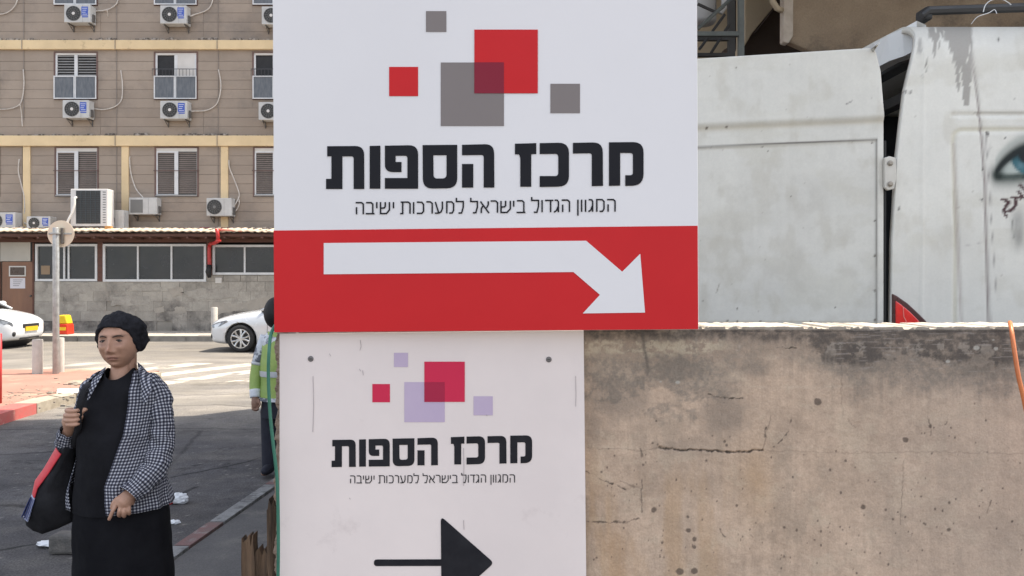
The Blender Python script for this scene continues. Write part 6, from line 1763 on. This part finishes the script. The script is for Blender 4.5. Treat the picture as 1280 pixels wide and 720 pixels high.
def sleeve(pts, rs, seed, name='sleeve'):
    P_ = smooth_path(pts, 9); k = len(P_); n = 40
    rr = np.interp(np.linspace(0, len(pts) - 1, k), range(len(pts)), rs)
    u = (P_[1] - P_[0]).normalized().orthogonal().normalized(); vs = []; uv = []; L_ = 0
    for i, p in enumerate(P_):
        t = (P_[min(i + 1, k - 1)] - P_[max(0, i - 1)]).normalized(); u = (u - t * u.dot(t)).normalized(); w = t.cross(u)
        if i: L_ += (p - P_[i - 1]).length
        for j in range(n):
            a = 2 * math.pi * j / n; d = u * math.cos(a) + w * math.sin(a)
            q = Vector((math.cos(a) * 1.3 + seed, math.sin(a) * 1.3, L_ * 22)); off = .010 * mnoise.noise(q) + .006 * mnoise.noise(q * 2.1) + .004 * math.sin(L_ * 62 + a * 1.6) * (1 if .12 < L_ < .5 else .3)
            vs.append(p + d * (rr[i] + off)); uv.append((a * .05 + 3, L_ + 5))
    fs = [(i * n + j, i * n + (j + 1) % n, (i + 1) * n + (j + 1) % n, (i + 1) * n + j) for i in range(k - 1) for j in range(n)]
    fs.append(tuple(range(n)))
    o = MB().add(vs, fs).build(name, M_chk, jk, smooth=True); ul = o.data.uv_layers.new(name='weave')
    me = o.data
    for pl in me.polygons:
        for li in pl.loop_indices:
            vi = me.loops[li].vertex_index; x, y = uv[vi]
            if vi % n == 0 and any(me.loops[q].vertex_index % n == n - 1 for q in pl.loop_indices): x += 2 * math.pi * .05
            ul.data[li].uv = (x, y)
    return o
sleeve([W(180, 478, .035), W(193, 489, .02), W(201, 520, -.01), W(201, 552, -.035), W(196, 580, -.085), W(182, 600, -.135), W(163, 617, -.175)], [.046, .056, .055, .053, .053, .050, .042], 1)
sleeve([W(132, 478, .035), W(117, 489, .02), W(104, 522, .03), W(93, 558, .04), W(86, 572, .01), W(83, 556, -.03), W(86, 538, -.07)], [.046, .055, .053, .050, .046, .043, .036], 4)
# collar: two folded flaps
def flap(pts_in, pts_out, name='collar'):
    n = len(pts_in); vs = pts_in + pts_out + [p + Vector((0, .006, -.002)) for p in pts_in] + [p + Vector((0, .006, 0)) for p in pts_out]
    fs = []
    for i in range(n - 1): fs += [(i, i + 1, n + i + 1, n + i), (2 * n + i, 3 * n + i, 3 * n + i + 1, 2 * n + i + 1), (n + i, n + i + 1, 3 * n + i + 1, 3 * n + i), (i, 2 * n + i, 2 * n + i + 1, i + 1)]
    o = MB().add(vs, fs).build(name, M_chk, jk, smooth=False); ul = o.data.uv_layers.new(name='weave')
    for l in o.data.loops:
        v = o.data.vertices[l.vertex_index].co; ul.data[l.index].uv = (v.x * .8 + v.z * .6 + 2, v.z * .8 - v.x * .6 + 4)
    md = o.modifiers.new('sub', 'SUBSURF'); md.levels = 1; md.render_levels = 2
flap([W(171, 452, .03), W(171.5, 458, -.02), W(173, 468, -.075), W(176, 484, -.115), W(177, 500, -.125)], [W(178, 458, .05), W(186, 466, -.02), W(190, 476, -.08), W(190, 486, -.125), W(182, 506, -.135)])
flap([W(133, 458, .03), W(131, 463, -.03), W(126, 472, -.075), W(119, 484, -.11), W(112, 497, -.12)], [W(127, 462, .05), W(119, 468, -.03), W(113, 477, -.08), W(110, 488, -.115), W(108, 502, -.125)])
# cuffs
sleeve([W(166, 614, -.168), W(161, 619, -.182)], [.045, .043], 6, 'cuff')
# shoes
for sx in (-1, 1):
    k0 = W(155 + sx * 24, 650, .03); fy = YW_ + (.10 if sx < 0 else -.08)
    k = MB().ell((k0.x - .005, fy - .055, .035), .048, .128, .035, 20, 12); k.build('shoe', M_skirt, woman, smooth=True)
# shoulder bag
M_bag = mat('black_bag_cloth', (.008, .008, .010), (.014, .014, .017), scale=14, rough=.85, bump=.003, bscale=30, spec=.3)
bagt = thing('shoulder_bag', 'black cloth shoulder bag with red strip and blue striped corner on the woman', 'bag', W(70, 666, -.02))
def dens(pts, k=4):
    out = []
    for a, b_ in zip(pts, pts[1:] + pts[:1]):
        for q in range(k): out.append((a[0] + (b_[0] - a[0]) * q / k, a[1] + (b_[1] - a[1]) * q / k))
    return out
outl = dens([(97, 534), (84, 549), (76, 558), (61, 583), (47, 606), (40, 626), (34.5, 644), (35, 655), (43, 662), (56, 666), (76, 659), (93, 651), (93, 628), (91, 600), (93, 570), (98, 548)])
cx, cy = 70, 612; vs = []; K = 7; n = len(outl)
for side in (-1, 1):
    for r_ in range(K + 1):
        f = 1 - r_ / K
        for (a, b_) in outl:
            px = cx + (a - cx) * f; py = cy + (b_ - cy) * f
            d = .012 + .055 * (1 - f ** 2.2)
            d += .012 * mnoise.noise(Vector((px * .06, py * .04, side)))
            if side > 0 and False: pass
            q = P(px, py, YW_ - .03); vs.append(Vector((q.x, YW_ - .035 + side * d, q.z)))
M1 = n * (K + 1); fs = []
for i in range(K):
    for j in range(n):
        j2 = (j + 1) % n; fs.append((i * n + j, i * n + j2, (i + 1) * n + j2, (i + 1) * n + j)); fs.append((M1 + i * n + j, M1 + (i + 1) * n + j, M1 + (i + 1) * n + j2, M1 + i * n + j2))
for j in range(n): fs.append((j, M1 + j, M1 + (j + 1) % n, (j + 1) % n))
MB().add(vs, fs).build('bag_body', M_bag, bagt, smooth=True)
M_bred = mat('red_strip', (.60, .035, .05), (.52, .03, .045), scale=30, rough=.5, dirt=(.7, .25, .25), dscale=28, dlim=(.62, .68))
M_bwhite = mat('strip_pale', (.42, .45, .60), rough=.6); M_bblue = mat('strip_blue', (.09, .12, .32), rough=.6)
def strip(pa, pb, m, name, off, n=10):
    vs = []; d0 = lambda f: YW_ - .035 - .018 - off
    for (a, b_) in zip(pa, pb):
        for q in range(n + 1):
            t = q / n; px = a[0] + (b_[0] - a[0]) * t; py = a[1] + (b_[1] - a[1]) * t
            yy = YW_ - .052 - off - .026 * math.sin(t * 1.5)
            p = P(px, py, YW_ - .03); vs.append(Vector((p.x, yy, p.z)))
    k = len(pa); V1 = len(vs); vs += [v + Vector((0, .004, 0)) for v in vs]
    fs = []
    for i in range(k - 1):
        for q in range(n):
            a = i * (n + 1) + q; fs += [(a, a + 1, a + n + 2, a + n + 1), (V1 + a, V1 + a + n + 1, V1 + a + n + 2, V1 + a + 1)]
        a = i * (n + 1); fs.append((a, a + n + 1, V1 + a + n + 1, V1 + a)); a += n; fs.append((a, V1 + a, V1 + a + n + 1, a + n + 1))
    return MB().add(vs, fs).build(name, m, bagt, smooth=True)
strip([(76, 557), (61.5, 582), (50, 598), (46.5, 614)], [(86.5, 564), (71, 588), (57.5, 606), (54, 617.5)], M_bred, 'red_strip', .016)
strip([(46.5, 614.5), (41, 628), (35.5, 641.5)], [(54, 618), (50, 633), (45.5, 647)], M_bwhite, 'striped_corner', .016)
for f0 in (.12, .42, .68, .88):
    A = [(46.5 + 7.5 * f0, 614.5 + 3.5 * f0 + 2), (41 + 9 * f0, 628 + 5 * f0), (35.5 + 10 * f0, 641.5 + 5.5 * f0 - 1)]
    B = [(a + 1.2, b_ + .6) for a, b_ in A]; 
    strip(A, B, M_bblue, 'blue_stripe', .021, 2)
k = MB()
def ribbon(pts, w, th=.004):
    vs = []; 
    for p, dx in pts:
        vs += [p + Vector((-w, 0, 0)) + dx, p + Vector((w, 0, 0)) + dx, p + Vector((w, th, 0)) + dx, p + Vector((-w, th, 0)) + dx]
    fs = []
    for i in range(len(pts) - 1):
        for j in range(4): fs.append((i * 4 + j, i * 4 + (j + 1) % 4, i * 4 + 4 + (j + 1) % 4, i * 4 + 4 + j))
    return MB().add(vs, fs)
z0 = Vector((0, 0, 0))
ribbon([(q, z0) for q in smooth_path([W(118, 474, .02), W(110, 480, -.09), W(103, 492, -.135), W(99.5, 506, -.15), W(97.5, 520, -.147), W(97, 535, -.135), W(93, 548, -.09), W(90, 560, -.06)], 5)], .014).build('strap', M_bag, bagt, smooth=True)
ribbon([(q, z0) for q in smooth_path([W(118, 474, .02), W(112, 482, .12), W(102, 510, .13), W(96, 540, .08), W(93, 560, .0)], 5)], .014).build('strap', M_bag, bagt, smooth=True)

# ---------------- the worker behind the wall end
YK = 6.95
def K_(px, py, dy=0): return P(px, py, YK + dy)
SK2 = (.22, .12, .08)
hc2 = K_(347, 388, 0)
hv, hf, R2 = head_shape(hc2, .97, RAD(55), 0, 0, 60, 44)
b = MB().add(hv, hf)
b.tube([K_(348, 398, .03), K_(349, 416, .03)], [.05, .055], 16)
b.tube([K_(349, 414, .03), K_(350, 440, .03), K_(350, 480, .02), K_(350, 505, .02)], [.10, .15, .14, .13], 20)
for pts, rs in (([K_(333, 424, .02), K_(324, 450, .02), K_(319, 478, -.02), K_(319, 497, -.06)], [.05, .045, .035, .028]), ([K_(368, 424, .02), K_(380, 452, .04), K_(384, 480, 0), K_(383, 500, -.05)], [.05, .045, .035, .028])):
    b.tube(smooth_path(pts, 4), list(np.interp(np.linspace(0, 3, 13), range(4), rs)), 12)
for hx_, s_ in ((319, -1), (383, 1)):
    b.tube([K_(hx_, 495, -.06), K_(hx_, 504, -.075), K_(hx_ + .5, 509, -.08)], [.028, .034, .03], 12)
    for q in range(4): b.tube([K_(hx_ - 3.4 + q * 2.3, 507, -.08), K_(hx_ - 3.2 + q * 2.3, 513 - abs(q - 1.5) * .7, -.10), K_(hx_ - 2.6 + q * 2.1, 514 - abs(q - 1.5), -.085)], [.010, .009, .008], 8)
    b.tube([K_(hx_ + s_ * -4, 499, -.08), K_(hx_ + s_ * -6, 505, -.10), K_(hx_ + s_ * -4.5, 509, -.11)], [.012, .010, .009], 8)
for dx in (-1, 1):
    k0 = K_(350 + dx * 12, 505, .02); f0 = Vector((k0.x + dx * .01, YK, .06))
    b.tube([k0, (k0 + f0) / 2, f0], [.08, .055, .04], 12); b.ell((f0.x, YK - .05, .05), .04, .11, .03)
wk = remeshed(b, 'person', .006, M_skin, None, 1)
set_origin(wk, (K_(350, 0).x, YK, .03)); wk.name = 'person'
V = verts_np(wk); c = skin_attr_color(V, SK2); c = head_paint(c, V, hc2, .97, R2); color_attr(wk, c)
tag(wk, 'worker in a green high visibility vest, mostly hidden behind the sign and wall end', 'person')
M_hair = mat('black_hair', (.010, .008, .008), rough=.7)
k = MB(); n, m_ = 40, 24; vs = []
for i in range(m_ + 1):
    th = math.pi * i / m_
    for j in range(n):
        ph = 2 * math.pi * j / n; d = Vector((math.sin(th) * math.cos(ph), -math.sin(th) * math.sin(ph), math.cos(th)))
        p = Vector((d.x * .088, d.y * .106, d.z * .122)); lim = .05 + (.9 * -p.y if p.y < 0 else 1.1 * -p.y) if True else 0
        p.z = max(p.z, max(-.14, lim)) if p.z < lim else p.z
        vs.append(hc2 + R2 @ p)
k.add(vs, [(i * n + j, i * n + (j + 1) % n, (i + 1) * n + (j + 1) % n, (i + 1) * n + j) for i in range(m_) for j in range(n)]); k.ell(K_(343.5, 391, -.02), .090, .13, .135, 24, 14)
k.build('hair', M_hair, wk, smooth=True)
# shirt sleeves, vest, trousers
def kshell(name, rows_, m, parent, seed=0, wr=.006, n=48):
    vs = []; R_ = []
    for a, b_ in zip(rows_[:-1], rows_[1:]):
        kk = max(1, int(abs(b_[0] - a[0]) / 3))
        for q in range(kk): R_.append([a[i] + (b_[i] - a[i]) * q / kk for i in range(4)])
    R_.append(list(rows_[-1]))
    for (py, cx, hw, hd) in R_:
        C_ = K_(cx, py, .02)
        for j in range(n):
            t = 2 * math.pi * j / n; p = Vector((C_.x + hw * YK / 1000 * math.cos(t), C_.y + hd * math.sin(t), C_.z))
            q = Vector((p.x * 14, p.y * 14, p.z * 8 + seed)); vs.append(p + Vector((math.cos(t), math.sin(t), 0)) * (wr * mnoise.noise(q) + wr * .5 * mnoise.noise(q * 2.4)))
    fs = [(i * n + j, i * n + (j + 1) % n, (i + 1) * n + (j + 1) % n, (i + 1) * n + j) for i in range(len(R_) - 1) for j in range(n)]
    o = MB().add(vs, fs).build(name, m, parent, smooth=True); return o
M_wsh = mat('white_grey_shirt', (.60, .62, .66), (.12, .13, .16), scale=7, rough=.8, bump=.004, bscale=25, contrast=(.52, .58))
M_vest = mat('lime_vest', (.36, .46, .12), (.26, .37, .10), scale=5, rough=.6, bump=.005, bscale=18)
M_tape = mat('reflective_tape', (.55, .56, .58), (.4, .41, .43), scale=10, rough=.4)
M_trou = mat('dark_trousers', (.012, .013, .022), (.018, .019, .03), scale=6, rough=.9, bump=.003, bscale=18)
kshell('shirt', [(412, 349, 9, .07), (416, 349, 15, .10), (424, 349.5, 21, .13), (450, 350, 22, .15), (500, 350, 22.5, .15)], M_wsh, wk, 1)
vest = kshell('vest', [(414, 349, 13, .10), (419, 349, 17, .115), (432, 349.5, 21, .145), (452, 350, 23.2, .165), (480, 350, 23.5, .165), (497.5, 350, 24, .168)], M_vest, wk, 3)
kshell('reflective_band', [(462, 350, 24.2, .173), (469, 350, 24.2, .173)], M_tape, vest, 3); kshell('white_hem', [(494.5, 350, 24.8, .175), (499, 350, 25, .176)], M_wsh, vest, 3)
for dx, xs_ in ((-1, [(334, 421), (325, 446), (319.5, 474), (319, 497)]), (1, [(366, 421), (378, 450), (383.5, 476), (383, 497)])):
    pts = [K_(a, b_, dy) for (a, b_), dy in zip(xs_, (.02, .02, -.01, -.06))]; Pn = smooth_path(pts, 8)
    m_ = len(Pn); rr = list(np.interp(np.linspace(0, 3, m_), range(4), [.062, .058, .050, .042]))
    q = int(m_ * .42)
    k = MB().tube(Pn[:q + 1], rr[:q + 1], 20); o = k.build('sleeve', M_wsh, wk, smooth=True)
    k = MB().tube(Pn[q:int(m_ * .88)], [r * 1.02 for r in rr[q:int(m_ * .88)]], 20); o = k.build('sleeve_guard', M_vest, wk, smooth=True)
    k = MB().tube(Pn[int(m_ * .82):], [r * 1.04 for r in rr[int(m_ * .82):]], 20); k.build('cuff', M_wsh, wk, smooth=True)
    k = MB().tube([Pn[int(m_ * .40)], Pn[int(m_ * .46)]], [.060, .059], 20); k.build('reflective_band', M_tape, wk, smooth=True)
kshell('trousers', [(492, 350, 22, .15), (510, 350, 23, .155), (520, 350, 23.5, .155)], M_trou, wk, 2)
for dx in (-1, 1):
    k0 = K_(350 + dx * 11.5, 512, .02); f0 = Vector((K_(350 + dx * 12.5, 0).x, YK + .01, .07))
    Pn = smooth_path([k0, (k0 * .5 + f0 * .5), f0], 8)
    MB().tube(Pn, list(np.interp(np.linspace(0, 1, len(Pn)), [0, .5, 1], [.088, .078, .070])), 24).build('trouser_leg', M_trou, wk, smooth=True)
    MB().ell((f0.x, YK - .05, .07), .05, .135, .042, 16, 10).build('shoe', M_trou, wk, smooth=True)
